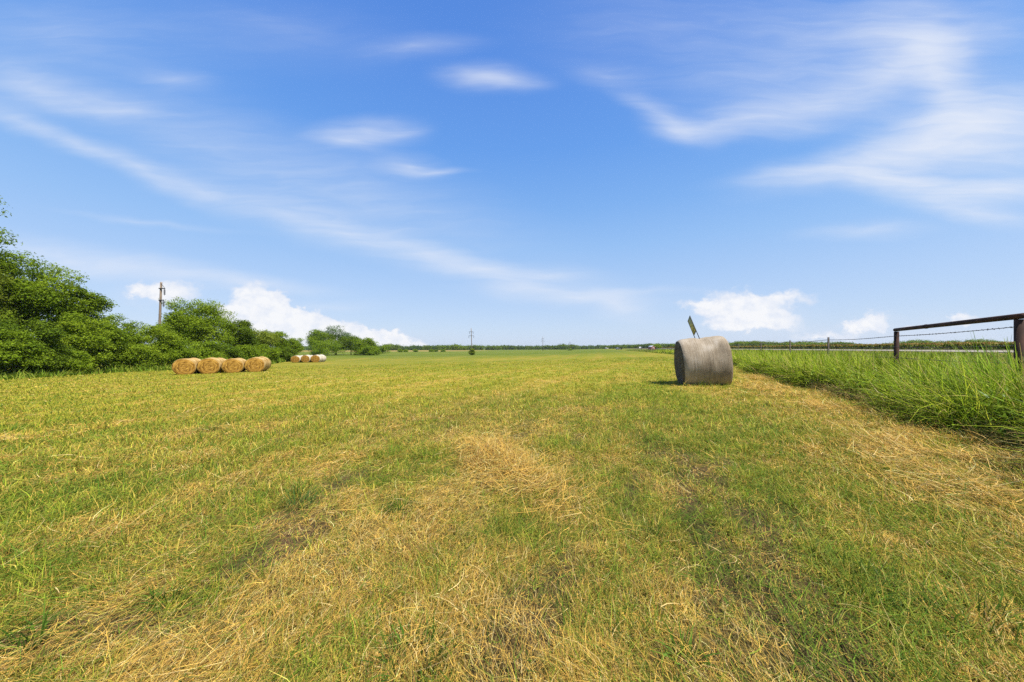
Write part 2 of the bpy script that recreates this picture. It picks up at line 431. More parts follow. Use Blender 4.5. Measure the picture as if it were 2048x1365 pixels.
    # cumulus banks low on the horizon
    cn = N(nt, 'ShaderNodeTexNoise'); cn.inputs['Scale'].default_value = 20; cn.inputs['Detail'].default_value = 6; cn.inputs['Roughness'].default_value = .6
    mpc = N(nt, 'ShaderNodeMapping'); mpc.inputs['Scale'].default_value = (1, 1.4, 1); L.new(P.outputs[0], mpc.inputs[0]); L.new(mpc.outputs[0], cn.inputs[0])
    cs = N(nt, 'ShaderNodeVectorMath', operation='SUBTRACT'); cs.inputs[1].default_value = (.5, .5, .5); L.new(cn.outputs['Color'], cs.inputs[0])
    cw = N(nt, 'ShaderNodeVectorMath', operation='MULTIPLY'); cw.inputs[1].default_value = (.105, .085, 0); L.new(cs.outputs[0], cw.inputs[0])
    PC = N(nt, 'ShaderNodeVectorMath', operation='ADD'); L.new(P.outputs[0], PC.inputs[0]); L.new(cw.outputs[0], PC.inputs[1])
    cu = [(504, 594, 58, 40, 0, 1.0), (455, 618, 56, 24, 0, .8), (548, 603, 40, 24, 0, .9), (560, 635, 95, 42, 8, 1.0), (610, 655, 110, 40, 12, 1.0), (520, 645, 120, 44, 0, .9),
          (690, 668, 110, 32, 8, 1.0), (745, 680, 90, 24, 8, 1.0), (800, 690, 80, 26, 4, 1.0), (835, 698, 50, 16, 0, .9), (590, 680, 60, 24, 0, .9), (640, 690, 120, 24, 0, .9),
          (286, 584, 54, 24, 0, .75), (345, 586, 84, 36, 0, .78), (1400, 611, 56, 18, 5, .75), (1470, 604, 76, 36, 0, .85), (1500, 628, 115, 40, 0, .72), (1548, 644, 105, 34, 8, .66), (1480, 652, 90, 26, 0, .45), (1575, 597, 85, 22, 0, .62), (1440, 636, 80, 22, 0, .42),
          (1742, 640, 58, 26, -8, .85), (1725, 658, 80, 22, 0, .65), (1922, 638, 36, 18, 0, .9), (1650, 676, 90, 14, 0, .6), (1825, 655, 30, 10, 0, .6)]
    cd = blobs(cu, PC.outputs[0], 'SPHERICAL')
    cmr = N(nt, 'ShaderNodeMapRange', interpolation_type='SMOOTHSTEP'); cmr.inputs['From Min'].default_value = .07; cmr.inputs['From Max'].default_value = .56; L.new(cd, cmr.inputs['Value'])
    soft = [(320, 590, 130, 40, 0, .8), (345, 582, 80, 30, 0, .5), (290, 582, 50, 22, 0, .5), (1505, 640, 200, 80, 0, .8), (560, 650, 240, 90, 12, .55), (1700, 670, 280, 40, 0, .4), (1900, 665, 240, 60, 0, .45), (760, 690, 160, 50, 0, .35),
            (1745, 645, 90, 40, 0, .5)]
    sd = blobs(soft, PC.outputs[0])
    cumulus = math_('MAXIMUM', math_('MULTIPLY', cmr.outputs[0], .92), math_('MULTIPLY', sd, .85))
    # body shading of the cumulus: whiter where thick, greyer-blue where thin
    white = N(nt, 'ShaderNodeMix', data_type='RGBA')
    k = 10 / GAIN
    white.inputs[6].default_value = (.74 * k, .80 * k, .93 * k, 1); white.inputs[7].default_value = (.97 * k, .97 * k, .985 * k, 1)
    thick = N(nt, 'ShaderNodeMapRange'); thick.inputs['From Min'].default_value = .15; thick.inputs['From Max'].default_value = .75; L.new(cd, thick.inputs['Value'])
    n4 = math_('MULTIPLY', thick.outputs[0], math_('MULTIPLY_ADD', cn.outputs['Fac'], 3.2, -.75), clamp=True)
    L.new(n4, white.inputs[0])
    m1 = N(nt, 'ShaderNodeMix', data_type='RGBA'); L.new(cirrus, m1.inputs[0]); L.new(mixs.outputs[2], m1.inputs[6]); m1.inputs[7].default_value = (.80 * k, .85 * k, .955 * k, 1)
    # thin cirrus over the rest of the sky (behind and overhead)
    m2 = N(nt, 'ShaderNodeMix', data_type='RGBA'); L.new(cumulus, m2.inputs[0]); L.new(m1.outputs[2], m2.inputs[6]); L.new(white.outputs[2], m2.inputs[7])
    bg = N(nt, 'ShaderNodeBackground'); bg.inputs[1].default_value = .1; L.new(m2.outputs[2], bg.inputs[0])
    o = N(nt, 'ShaderNodeOutputWorld'); L.new(bg.outputs[0], o.inputs[0])
    w.cycles.sampling_method = 'MANUAL'; w.cycles.sample_map_resolution = 512


SUN_AZ, SUN_EL = 127.0, 58.0
build_world()
sl = bpy.data.lights.new('sun', 'SUN'); sl.energy = 4.7; sl.angle = R(.53); sl.color = (1, .945, .86)
so = bpy.data.objects.new('sun', sl); COL.objects.link(so)
so.rotation_euler = (R(90 - SUN_EL), 0, R(180 - SUN_AZ))


# ------------------------------------------------------------------ ground
def lin(c): return np.asarray(c, float)


G_GREEN = lin((.148, .212, .017)); G_YELL = lin((.290, .288, .028)); G_STRAW = lin((.44, .29, .060)); G_DEEP = lin((.065, .130, .014))


def field_color(x, y, s, h=None):
    """colour of the mown sward as seen from above, from its straw share"""
    g = fnoise(x * .13 + 70, y * .09 + 20)
    g2 = fnoise(x * .9 + 4, y * .9 + 50)
    r = np.hypot(x, y)
    ye = np.clip(.15 + .75 * sm(3, 14, r) * (1 - .55 * sm(45, 140, r)) + .9 * (g - .5) + .5 * (g2 - .5), 0, 1)[..., None]
    c = G_GREEN * (1 - ye) + G_YELL * ye
    c = c * (1 - s[..., None]) + G_STRAW * s[..., None]
    return c


def ground_mesh():
    a = 2.2
    tx = np.linspace(-np.arcsinh(7000 / a), np.arcsinh(7000 / a), 620); X = a * np.sinh(tx)
    ty = np.linspace(-np.arcsinh(500 / a), np.arcsinh(9000 / a), 560); Y = a * np.sinh(ty)
    XX, YY = np.meshgrid(X, Y)
    ZZ = ground(XX, YY)
    s = straw_amount(XX, YY)
    c = field_color(XX, YY, s)
    u = XX - curve_c(YY)
    r = np.hypot(XX, YY)
    def mixin(c, col, f): return c * (1 - f[..., None]) + lin(col) * f[..., None]
    c = mixin(c, (.15, .10, .042), .60 * (1 - sm(5, 12, r)))                       # soil and thatch under the near blades
    c = mixin(c, (.085, .055, .03), .8 * bare_amount(XX, YY))
    # tyre-pressed, greener strip far out and darker cut beside the far bales
    c = mixin(c, (.15, .205, .026), .75 * sm(60, 120, YY) * (1 - sm(-3, 4, u)))
    c = mixin(c, (.10, .15, .02), .35 * np.exp(-((YY - 140 - .1 * XX) / 14) ** 2))
    # dark thatch under the tall fence grass, gap shade painted into its colour
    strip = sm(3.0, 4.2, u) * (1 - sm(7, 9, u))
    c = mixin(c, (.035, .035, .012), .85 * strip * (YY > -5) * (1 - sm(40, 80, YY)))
    verge = sm(5, 8, u) * (1 - sm(22, 23.5, u))
    c = mixin(c, (.17, .20, .03), .8 * verge)
    c = mixin(c, (.34, .26, .12), (sm(20.5, 22.5, u) * (1 - sm(36, 37, u))) * .75)
    c = mixin(c, (.07, .06, .03), sm(35, 36, u) * (1 - sm(200, 300, u)))
    dry = sm(300, 330, YY) * (1 - sm(560, 620, YY)) * (1 - sm(-90, -20, XX - .02 * YY))
    c = mixin(c, (.40, .29, .085), .85 * dry)
    # damp verge along the left hedge
    c = mixin(c, (.07, .10, .018), .65 * sm(-62, -50, -(XX + .93 * YY) * 0 - np.abs(u + 58) * 1.0 - 42) * 0)
    c = c * (.80 - .16 * sm(10, 40, r))[..., None]  # flat far ground darkened to stand in for missing blade self-shadow
    V = np.stack([XX, YY, ZZ], -1)
    ny, nx = XX.shape
    i = np.arange(ny - 1)[:, None] * nx; j = np.arange(nx - 1)[None]
    Q = np.stack([i + j, i + j + 1, i + nx + j + 1, i + nx + j], -1).reshape(-1, 4)
    m, nt = new_mat('mown_field'); L = nt.links
    A = N(nt, 'ShaderNodeAttribute', attribute_name='tint')
    geo = N(nt, 'ShaderNodeNewGeometry')
    cd = None
    def noise(scale, stretch, detail=4, rough=.6):
        mp = N(nt, 'ShaderNodeMapping'); mp.inputs['Scale'].default_value = stretch; mp.inputs['Rotation'].default_value = (0, 0, R(16)); L.new(geo.outputs['Position'], mp.inputs[0])
        n = N(nt, 'ShaderNodeTexNoise'); n.inputs['Scale'].default_value = scale; n.inputs['Detail'].default_value = detail; n.inputs['Roughness'].default_value = rough
        L.new(mp.outputs[0], n.inputs[0]); return n.outputs['Fac']
    n1 = noise(26, (1, .5, 1), 5, .7); n2 = noise(3.1, (1, .45, 1), 5, .65); n3 = noise(.22, (1, .3, 1), 5, .6); n4 = noise(140, (1, .6, 1), 2)
    def mth(op, a, b, c=None):
        n = N(nt, 'ShaderNodeMath', operation=op)
        for k, v in enumerate((a, b, c)):
            if v is None: continue
            if isinstance(v, (int, float)): n.inputs[k].default_value = v
            else: L.new(v, n.inputs[k])
        return n.outputs[0]
    tot = mth('MULTIPLY_ADD', n1, .5, mth('MULTIPLY_ADD', n2, .55, mth('MULTIPLY_ADD', n3, .45, mth('MULTIPLY', n4, .35))))
    mr = N(nt, 'ShaderNodeMapRange'); mr.inputs['From Min'].default_value = .62; mr.inputs['From Max'].default_value = 1.22; mr.inputs['To Min'].default_value = .55; mr.inputs['To Max'].default_value = 1.5
    L.new(tot, mr.inputs['Value'])
    # hue wander between straw-yellow and green
    mr2 = N(nt, 'ShaderNodeMapRange'); mr2.inputs['From Min'].default_value = .35; mr2.inputs['From Max'].default_value = .65; L.new(mth('MULTIPLY_ADD', n2, .5, mth('MULTIPLY', n3, .5)), mr2.inputs['Value'])
    hue = N(nt, 'ShaderNodeMix', data_type='RGBA'); hue.inputs[6].default_value = (.80, 1.04, .75, 1); hue.inputs[7].default_value = (1.2, .98, 1.3, 1); L.new(mr2.outputs[0], hue.inputs[0])
    mu = N(nt, 'ShaderNodeMix', data_type='RGBA', blend_type='MULTIPLY'); mu.inputs[0].default_value = 1; L.new(A.outputs['Color'], mu.inputs[6]); L.new(hue.outputs[2], mu.inputs[7])
    sc = N(nt, 'ShaderNodeVectorMath', operation='SCALE'); L.new(mu.outputs[2], sc.inputs[0]); L.new(mr.outputs[0], sc.inputs['Scale'])
    p = N(nt, 'ShaderNodeBsdfPrincipled'); p.inputs['Roughness'].default_value = .95; p.inputs['Specular IOR Level'].default_value = .05
    L.new(sc.outputs[0], p.inputs['Base Color'])
    b = N(nt, 'ShaderNodeBump'); b.inputs['Strength'].default_value = .7; b.inputs['Distance'].default_value = .05; L.new(tot, b.inputs['Height']); L.new(b.outputs[0], p.inputs['Normal'])
    o = N(nt, 'ShaderNodeOutputMaterial'); L.new(p.outputs[0], o.inputs[0])
    g = np_mesh('ground', V.reshape(-1, 3), Q, None, m, c.reshape(-1, 3), True)
    tag(g, kind='structure')


ground_mesh()


# road beyond the fence: asphalt sheet laid just over the terrain
def road():
    Y = np.concatenate([np.linspace(-60, 60, 80), np.linspace(64, 420, 60)])
    m = MB()
    uu = np.linspace(22.4, 31.6, 9)
    YY, UU = np.meshgrid(Y, uu, indexing='ij')
    X = UU + curve_c(YY)
    V = np.stack([X, YY, ground(X, YY) + .05], -1).reshape(-1, 3)
    k = len(uu); i = np.arange(len(Y) - 1)[:, None] * k; j = np.arange(k - 1)[None]
    Q = np.stack([i + j, i + j + 1, i + k + j + 1, i + k + j], -1).reshape(-1, 4)
    mt = noisy_mat('worn_asphalt', (.19, .165, .125), (.30, .26, .20), 1.2, .9, bump=.2)
    o = np_mesh('road', V, Q, None, mt); tag(o, kind='structure')


road()


# ------------------------------------------------------------------ blades
def blades(x, y, z, az, L, W, th0, curl, K, col, tipcol=None, sway=None):
    n = len(x)
    t = np.linspace(0, 1, K + 1)
    th = th0[:, None] + curl[:, None] * t[None]
    ds = L[:, None] / K
    hor = np.concatenate([np.zeros((n, 1)), np.cumsum(np.sin((th[:, 1:] + th[:, :-1]) / 2) * ds, 1)], 1)
    ver = np.concatenate([np.zeros((n, 1)), np.cumsum(np.cos((th[:, 1:] + th[:, :-1]) / 2) * ds, 1)], 1)
    a = az[:, None] + (0 if sway is None else sway[:, None] * t[None])
    cx = x[:, None] + hor * np.cos(a); cy = y[:, None] + hor * np.sin(a); cz = z[:, None] + ver
    w = W[:, None] * .5 * (1 - .88 * t[None] ** 1.6)
    sx = -np.sin(a) * w; sy = np.cos(a) * w
    tw = rng.uniform(-.6, .6, (n, 1)) * w
    V = np.empty((n, K + 1, 2, 3), np.float32)
    V[:, :, 0, 0] = cx - sx; V[:, :, 0, 1] = cy - sy; V[:, :, 0, 2] = cz - tw
    V[:, :, 1, 0] = cx + sx; V[:, :, 1, 1] = cy + sy; V[:, :, 1, 2] = cz + tw
    k = (K + 1) * 2
    b = np.arange(n)[:, None] * k + np.arange(K)[None] * 2
    Q = np.stack([b, b + 1, b + 3, b + 2], -1).reshape(-1, 4)
    if tipcol is None: tipcol = col
    C = col[:, None, None, :] * (1 - t[None, :, None, None]) + tipcol[:, None, None, :] * t[None, :, None, None]
    C = np.broadcast_to(C, (n, K + 1, 2, 3)).astype(np.float32)
    return V.reshape(-1, 3), Q, C.reshape(-1, 3)


def merge(lst):
    V = []; Q = []; C = []; n = 0
    for v, q, c in lst:
        V.append(v); Q.append(q + n); C.append(c); n += len(v)
    return np.vstack(V), np.vstack(Q), np.vstack(C)


def sample_ground(n, y0, y1, side=1.62, pad=1.3, power=1.0):
    """points on the field, denser near the viewer"""
    t = rng.random(n)
    if power == 1.0:
        Y = y0 * (y1 / y0) ** t
    else:
        q = 1 - power
        Y = (y0 ** q + t * (y1 ** q - y0 ** q)) ** (1 / q)
    X = rng.uniform(-1, 1, n) * (side * Y + pad)
    return X, Y


U3 = lambda n, a, b: rng.uniform(a, b, n)


def sward(nt_, y0, y1, power, per, L0, wmin, wmax, rad0):
    X, Y = sample_ground(nt_, y0, y1, power=power)
    s = straw_amount(X, Y); b = bare_amount(X, Y)
    u = X - curve_c(Y)
    keep = (rng.random(nt_) < (1.15 - .95 * s) * (1 - .85 * b)) & (u < 4.5)
    X, Y, s = X[keep], Y[keep], s[keep]
    n = len(X) * per
    d = np.repeat(np.hypot(X, Y), per)
    rad = rad0 * np.repeat(rng.lognormal(0, .35, len(X)), per) + .022 * np.maximum(d - 1, 0) ** .75
    ang = U3(n, 0, 2 * math.pi); rr = np.sqrt(rng.random(n)) * rad
    x = np.repeat(X, per) + np.cos(ang) * rr; y = np.repeat(Y, per) + np.sin(ang) * rr
    tuftL = np.repeat(rng.lognormal(0, .38, len(X)), per)
    ss = straw_amount(x, y)
    Lb = np.clip(L0 * tuftL * rng.lognormal(0, .3, n), .018, .17)
    W = np.maximum(U3(n, wmin, wmax), .0013 * d)
    az = np.where(rng.random(n) < .5, ang, U3(n, 0, 2 * math.pi)) + rng.normal(0, .4, n)
    th0 = np.abs(rng.normal(.5, .4, n)); curl = np.abs(rng.normal(.75, .6, n))
    c = field_color(x, y, np.clip(ss * .35, 0, 1))
    calm = 1 - .8 * sm(4, 14, d)
    v = (np.repeat(rng.lognormal(0, .26, len(X)), per) * rng.lognormal(0, .25, n)) ** calm
    v = v[:, None]
    dk = rng.random(n) < np.repeat(np.where(rng.random(len(X)) < .28, .75, .06), per) * (1 - .6 * sm(4, 14, d))
    c = np.where(dk[:, None], G_DEEP * 1.25, c) * v
    dead = rng.random(n) < (.14 + .22 * ss) * (1 - .55 * sm(5, 18, d))
    c = np.where(dead[:, None], G_STRAW * v * 1.1, c)
    k = 1.15
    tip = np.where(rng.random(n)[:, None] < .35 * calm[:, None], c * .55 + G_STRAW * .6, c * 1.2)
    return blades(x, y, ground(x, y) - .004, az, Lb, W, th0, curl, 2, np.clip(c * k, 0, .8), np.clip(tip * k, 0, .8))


def mowed_grass():
    out = [sward(24000, .72, 4.2, .75, 15, .050, .0013, .0032, .018), sward(38000, 3.6, 46, 1.35, 15, .058, .003, .005, .03)]
    V, Q, C = merge(out)
    o = np_mesh('mown_grass', V, Q, None, M_grass, C); tag(o, 'short mown yellow green grass covering the hay field', 'grass', kind='stuff')


def litter(n0, y0, y1, power, wmin, wmax, L0, green=False, pts=None):
    X, Y = sample_ground(n0, y0, y1, power=power) if pts is None else pts
    n0 = len(X)
    s = straw_amount(X, Y); u = X - curve_c(Y)
    if pts is not None: s = np.maximum(s, .9)
    keep = (rng.random(n0) < (np.clip(.9 - 1.3 * s, .03, 1) if green else np.clip(s * 1.3 - .10, .04, 1) * (1 - .6 * bare_amount(X, Y)))) & (u < 4.6)
    X, Y, s, u = X[keep], Y[keep], s[keep], u[keep]; n = len(X)
    d = np.hypot(X, Y)
    # combed along the mowing rows with scatter, swirling in patches
    base = math.pi / 2 - .28 + (vnoise(X * 1.1 + 5, Y * 1.1) - .5) * 1.9
    base = np.where(u > 1.4, math.pi / 2 + .2 + (vnoise(X * 1.5, Y * 1.5) - .5) * 1.9, base)
    az = base + rng.normal(0, .42, n) + np.where(rng.random(n) < .5, 0, math.pi)
    rnd = rng.random(n) < .28
    az = np.where(rnd, U3(n, 0, 2 * math.pi), az)
    Ls = np.clip(L0 * rng.lognormal(0, .5, n), .02, .28)
    W = np.maximum(U3(n, wmin, wmax), .00092 * d)
    pile = np.clip((s - .5) * .10, 0, .055)
    z = ground(X, Y) + U3(n, .003, .026) + pile * rng.random(n) * 1.4
    th0 = rng.normal(1.38, .22, n); curl = rng.normal(.15, .28, n); sway = rng.normal(0, .5, n)
    gold = lin((.60, .375, .078)); pale = lin((.70, .53, .21)); brown = lin((.32, .19, .06)); olive = lin((.36, .32, .07))
    k = rng.random(n)[:, None]
    c = np.where(k < .55, gold, np.where(k < .68, pale, np.where(k < .80, brown, olive)))
    if green:
        c = np.where(k < .45, lin((.13, .21, .02)), np.where(k < .7, lin((.21, .26, .03)), np.where(k < .88, lin((.075, .14, .015)), lin((.36, .31, .06)))))
        z = z + .02
    c = np.clip(c * .93 * rng.lognormal(0, .24, (n, 1)), .01, .85)
    return blades(X, Y, z, az, Ls, W, th0, curl, 3, c, None, sway)


def straw_litter():
    out = [litter(330000, .70, 4.2, .75, .0009, .0022, .058), litter(190000, 3.6, 32, 1.4, .0018, .003, .075)]
    # the raked heap in front of the camera and the thick windrow beside the tall grass
    h = 6500; t = rng.normal(0, .5, h)
    hx = -.10 + rng.normal(0, .16, h) - (t * .42); hy = 3.32 + t * .9
    out.append(litter(0, 0, 0, 0, .0022, .0040, .15, False, (hx, hy)))
    h = 13000; hy = 2.2 * (13 / 2.2) ** rng.random(h)
    hu = 2.45 + rng.normal(0, .55, h) + (fnoise(hy * .8, hy * 0 + 8) - .5) * 1.1
    hx = hu + curve_c(hy); kk = fnoise(hx * 1.6, hy * 1.1 + 90) > .50
    out.append(litter(0, 0, 0, 0, .0026, .0050, .17, False, (hx[kk], hy[kk])))
    cut = [litter(110000, .70, 4.2, .75, .0013, .0034, .080, True), litter(60000, 3.6, 14, 1.3, .0025, .004, .12, True)]
    V, Q, C = merge(cut)
    o = np_mesh('cut_grass', V, Q, None, M_grass, C); tag(o, 'freshly cut green grass blades lying combed over the field', 'cut grass', kind='stuff')
    # long loose stems lying over the top
    m = 70
    X, Y = sample_ground(m, .9, 12, power=1.3)
    d = np.hypot(X, Y)
    c = np.tile(lin((.70, .52, .21)), (m, 1)) * rng.lognormal(0, .18, (m, 1))
    out.append(blades(X, Y, ground(X, Y) + U3(m, .03, .06), U3(m, 0, 6.28), np.clip(.15 * rng.lognormal(0, .4, m), .07, .34), np.maximum(U3(m, .0022, .0045), .0011 * d), rng.normal(1.4, .12, m), rng.normal(.2, .2, m), 5, c, None, rng.normal(0, .6, m)))
    V, Q, C = merge(out)
    o = np_mesh('straw_litter', V, Q, None, M_straw, C); tag(o, 'loose golden straw left lying on the mown field', 'straw', kind='stuff')


def tall_fence_grass():
    out = []
    nc = 9500; per = 24
    Y = 1.0 * (80 / 1.0) ** rng.random(nc)
    edge = 3.4 + .55 * (fnoise(Y * 1.3, 0 * Y + 2) - .5) * 2
    q = rng.beta(1.05, 1.35, nc)
    u = edge + q * (8.8 - edge)
    X = u + curve_c(Y)
    rise = sm(-.15, .55, u - edge)
    patch = fnoise(X * .8 + 9, Y * .55 + 2)
    H = (.24 + .46 * rise) * (.30 + 1.35 * patch) * rng.lognormal(0, .34, nc)
    H = np.clip(H, .12, .80) * (1 - .50 * sm(6.0, 7.2, u)) * (1 - .25 * sm(20, 60, Y))
    cr = .07 + .10 * rng.random(nc) + .012 * Y
    cv = rng.lognormal(-.05, .36, nc); ck = rng.random(nc)
    cl = U3(nc, 0, 6.28); cs_ = rng.random(nc) ** 1.5
    R_ = lambda v: np.repeat(v, per)
    n = nc * per
    ang = U3(n, 0, 6.28); rr = np.sqrt(rng.random(n)) * R_(cr)
    x = R_(X) + np.cos(ang) * rr; y = R_(Y) + np.sin(ang) * rr
    d = np.hypot(x, y)
    Lb = np.minimum(R_(H) * 1.12 * rng.lognormal(0, .28, n), 1.0)
    W = np.maximum(U3(n, .0045, .0135), .0014 * d)
    az = ang + rng.normal(0, .6, n)
    az = np.where(rng.random(n) < .25 + .3 * (1 - R_(rise)), math.pi + .3 + rng.normal(0, .6, n), az)
    az = np.where(rng.random(n) < .55 * R_(cs_), R_(cl) + rng.normal(0, .35, n), az)
    th0 = np.abs(rng.normal(.28, .3, n)) + .4 * (1 - R_(rise)) * rng.random(n) + .45 * R_(cs_) * rng.random(n)
    curl = np.abs(rng.normal(1.0, .7, n))
    g1 = lin((.225, .315, .018)); g2 = lin((.38, .45, .034)); g3 = lin((.115, .175, .013)); st = lin((.50, .40, .13))
    k = (rng.random(n) * .65 + R_(ck) * .35)[:, None]
    c = np.where(k < .40, g1, np.where(k < .60, g2, g3)) * (R_(cv) * rng.lognormal(0, .2, n))[:, None]
    c = np.where(rng.random((n, 1)) < .11, st, c)
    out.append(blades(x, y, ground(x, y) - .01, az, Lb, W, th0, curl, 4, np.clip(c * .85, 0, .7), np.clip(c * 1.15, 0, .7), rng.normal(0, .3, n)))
    # seed stems and broad weed leaves among the grass
    m = 1500
    Y = 1.5 * (60 / 1.5) ** rng.random(m); u = 3.7 + rng.random(m) * 3.4; X = u + curve_c(Y); d = np.hypot(X, Y)
    hh = U3(m, .55, .92); a0 = U3(m, 0, 6.28); l0 = np.abs(rng.normal(.12, .1, m)); cu_ = np.abs(rng.normal(.3, .25, m))
    c = np.where(rng.random((m, 1)) < .5, lin((.34, .30, .09)), lin((.24, .30, .05))) * rng.lognormal(0, .2, (m, 1))
    out.append(blades(X, Y, ground(X, Y), a0, hh, np.maximum(.003, .0009 * d), l0, cu_, 4, c))
    m = 22000
    Y = 1.5 * (45 / 1.5) ** rng.random(m); u = 3.3 + rng.beta(1.2, 2.0, m) * 3.6; X = u + curve_c(Y); d = np.hypot(X, Y)
    k = vnoise(X * 1.3 + 70, Y * 1.3) > .52
    X, Y, d = X[k], Y[k], d[k]; m = len(X)
    c = np.where(rng.random((m, 1)) < .6, lin((.15, .24, .022)), lin((.27, .36, .035))) * rng.lognormal(0, .25, (m, 1))
    out.append(blades(X, Y, ground(X, Y) + U3(m, .05, .5), U3(m, 0, 6.28), U3(m, .06, .18), np.maximum(U3(m, .012, .030), .0018 * d), U3(m, .6, 1.4), U3(m, .2, .9), 3, c))
    # fallen, browned lower leaves
    m = 22000
    Y = 1.0 * (40 / 1.0) ** rng.random(m); u = 3.2 + rng.beta(1.3, 2.2, m) * 2.6; X = u + curve_c(Y); d = np.hypot(X, Y)
    c = np.where(rng.random((m, 1)) < .5, lin((.26, .18, .065)), lin((.11, .10, .03))) * rng.lognormal(0, .3, (m, 1))
    out.append(blades(X, Y, ground(X, Y) + U3(m, 0, .12), U3(m, 0, 6.28), U3(m, .12, .4), np.maximum(U3(m, .004, .009), .0014 * d), rng.normal(1.2, .3, m), rng.normal(.3, .3, m), 3, c))
    V, Q, C = merge(out)
    o = np_mesh('tall_fence_grass', V, Q, None, M_grass, C); tag(o, 'rank of tall uncut green grass growing along the wire fence', 'tall grass', kind='stuff')


def verge_grass():
    n = 52000
    Y = 2.0 * (160 / 2.0) ** rng.random(n)
    u = 6.5 + rng.random(n) ** .9 * 17.3
    u = np.where(u > 22, u - 8, u)
    u = np.where(rng.random(n) < .12, 32 + rng.random(n) * 4, u)
    far = (Y > 34) & (rng.random(n) < .45)
    u = np.where(far, 2.5 + rng.random(n) * 6, u)
    X = u + curve_c(Y); d = np.hypot(X, Y)
    H = np.clip((.10 + .25 * fnoise(X * .4, Y * .3)) * rng.lognormal(0, .3, n), .05, .5) * (1 - .72 * sm(10, 16, u))
    W = np.maximum(.006, .0022 * d)
    g1 = lin((.14, .20, .022)); g2 = lin((.26, .29, .04)); st = lin((.38, .30, .10))
    k = rng.random((n, 1)) + .25 * (fnoise(X * .15, Y * .1)[:, None] - .5) + .25 * sm(19, 23, u)[:, None]
    c = np.where(k < .55, g1, np.where(k < .86, g2, st)) * rng.lognormal(0, .2, (n, 1))
    V, Q, C = blades(X, Y, ground(X, Y), U3(n, 0, 6.28), H * 1.15, W, np.abs(rng.normal(.25, .25, n)), np.abs(rng.normal(.6, .4, n)), 2, c)
    o = np_mesh('verge_grass', V, Q, None, M_grass, C); tag(o, 'rough green grass verge between the wire fence and the road', 'grass', kind='stuff')


def crop():
    n = 30000
    Y = 4 * (300 / 4) ** (rng.random(n) ** .8)
    row = np.floor(rng.random(n) ** 1.6 * 60)
    u = 36.5 + row * .95 + rng.normal(0, .07, n)
    X = u + curve_c(Y)
    keep = (X / Y > .25) & (X / Y < 3)
    X, Y = X[keep], Y[keep]; n = len(X); d = np.hypot(X, Y)
    h = .86 * rng.lognormal(0, .09, n) * (.92 + .2 * fnoise(X * .08, Y * .08))
    z = ground(X, Y); out = []
    for q in range(5):
        c = np.where(rng.random((n, 1)) < .6, lin((.10, .16, .02)), lin((.24, .23, .04))) * rng.lognormal(0, .2, (n, 1))
        out.append(blades(X, Y, z + h * U3(n, .15, .75), U3(n, 0, 6.28), U3(n, .3, .5), np.maximum(.05, .0016 * d), U3(n, .2, .6), U3(n, .6, 1.6), 2, c))
    for q in range(2):
        c = np.where(rng.random((n, 1)) < .55, lin((.36, .20, .05)), lin((.46, .33, .10))) * rng.lognormal(0, .22, (n, 1))
        out.append(blades(X + rng.normal(0, .05, n), Y + rng.normal(0, .05, n), z + h * .84, U3(n, 0, 6.28), U3(n, .16, .24), np.maximum(.07, .002 * d), U3(n, 0, .3), U3(n, 0, .3), 2, c))
    V, Q, C = merge(out)
    o = np_mesh('grain_crop', V, Q, None, M_crop, C); tag(o, 'ripening grain crop with brown heads growing beyond the road', 'crop', kind='stuff')


mowed_grass(); straw_litter(); tall_fence_grass(); verge_grass(); crop()


# ------------------------------------------------------------------ weed clumps standing in the stubble
def weed(px, py, r, nb, label, tall=.16, cols=((.06, .12, .014), (.11, .19, .025)), Y=None, W=(.003, .007), name='grass_clump', up=1.0):
    if Y is None:
        Y = CAMH * F / (py - 697)
        Y = (CAMH - gz(at(px, Y), Y)) * F / (py - 697)
    X = at(px, Y)
    n = nb
    ang = U3(n, 0, 6.28); rr = np.sqrt(rng.random(n)) * r
    x = np.cos(ang) * rr; y = np.sin(ang) * rr
    z = ground(x + X, y + Y) - gz(X, Y) - .01
    k = rng.random((n, 1))
    c = np.where(k < .5, lin(cols[0]), lin(cols[1])) * rng.lognormal(0, .22, (n, 1))
    c = np.where(rng.random((n, 1)) < .08, lin((.36, .27, .09)), c)
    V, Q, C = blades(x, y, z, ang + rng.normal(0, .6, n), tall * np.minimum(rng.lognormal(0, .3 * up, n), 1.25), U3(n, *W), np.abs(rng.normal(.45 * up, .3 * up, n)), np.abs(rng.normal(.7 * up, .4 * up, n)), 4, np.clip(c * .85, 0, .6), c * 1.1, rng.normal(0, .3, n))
    o = np_mesh(name, V, Q, None, M_grass, C); o.location = (X, Y, gz(X, Y))
    tag(o, label, 'grass clump', 'green clumps standing in the mown field')
    return o


weed(800, 1022, .10, 170, 'dark green bushy grass clump left of the golden straw heap', .115)
weed(830, 1330, .085, 120, 'broad bladed green grass clump at the bottom edge below the picture centre', .12, W=(.005, .009))
weed(1372, 1322, .035, 26, 'small dark weed on bare soil near the bottom edge right of centre', .10, W=(.006, .014))
weed(600, 1010, .09, 110, 'bluish green clump left of the bushy clump beside the straw heap', .13, ((.07, .13, .03), (.10, .17, .04)))
weed(50, 1290, .06, 50, 'green grass clump beside bare soil at the lower left corner', .13, W=(.005, .009))
weed(420, 860, .16, 150, 'low green grass clump in the left middle of the field', .13)
weed(600, 985, .06, 60, 'upright green grass clump among pale stubble left of centre', .14, ((.09, .16, .02), (.15, .22, .03)))
weed(330, 1210, .045, 40, 'little green clump among dry straw at the lower left', .10, W=(.005, .010))
weed(1720, 1180, .12, 130, 'leaning olive green clump in the lower right of the field', .14, ((.10, .15, .02), (.20, .23, .04)))
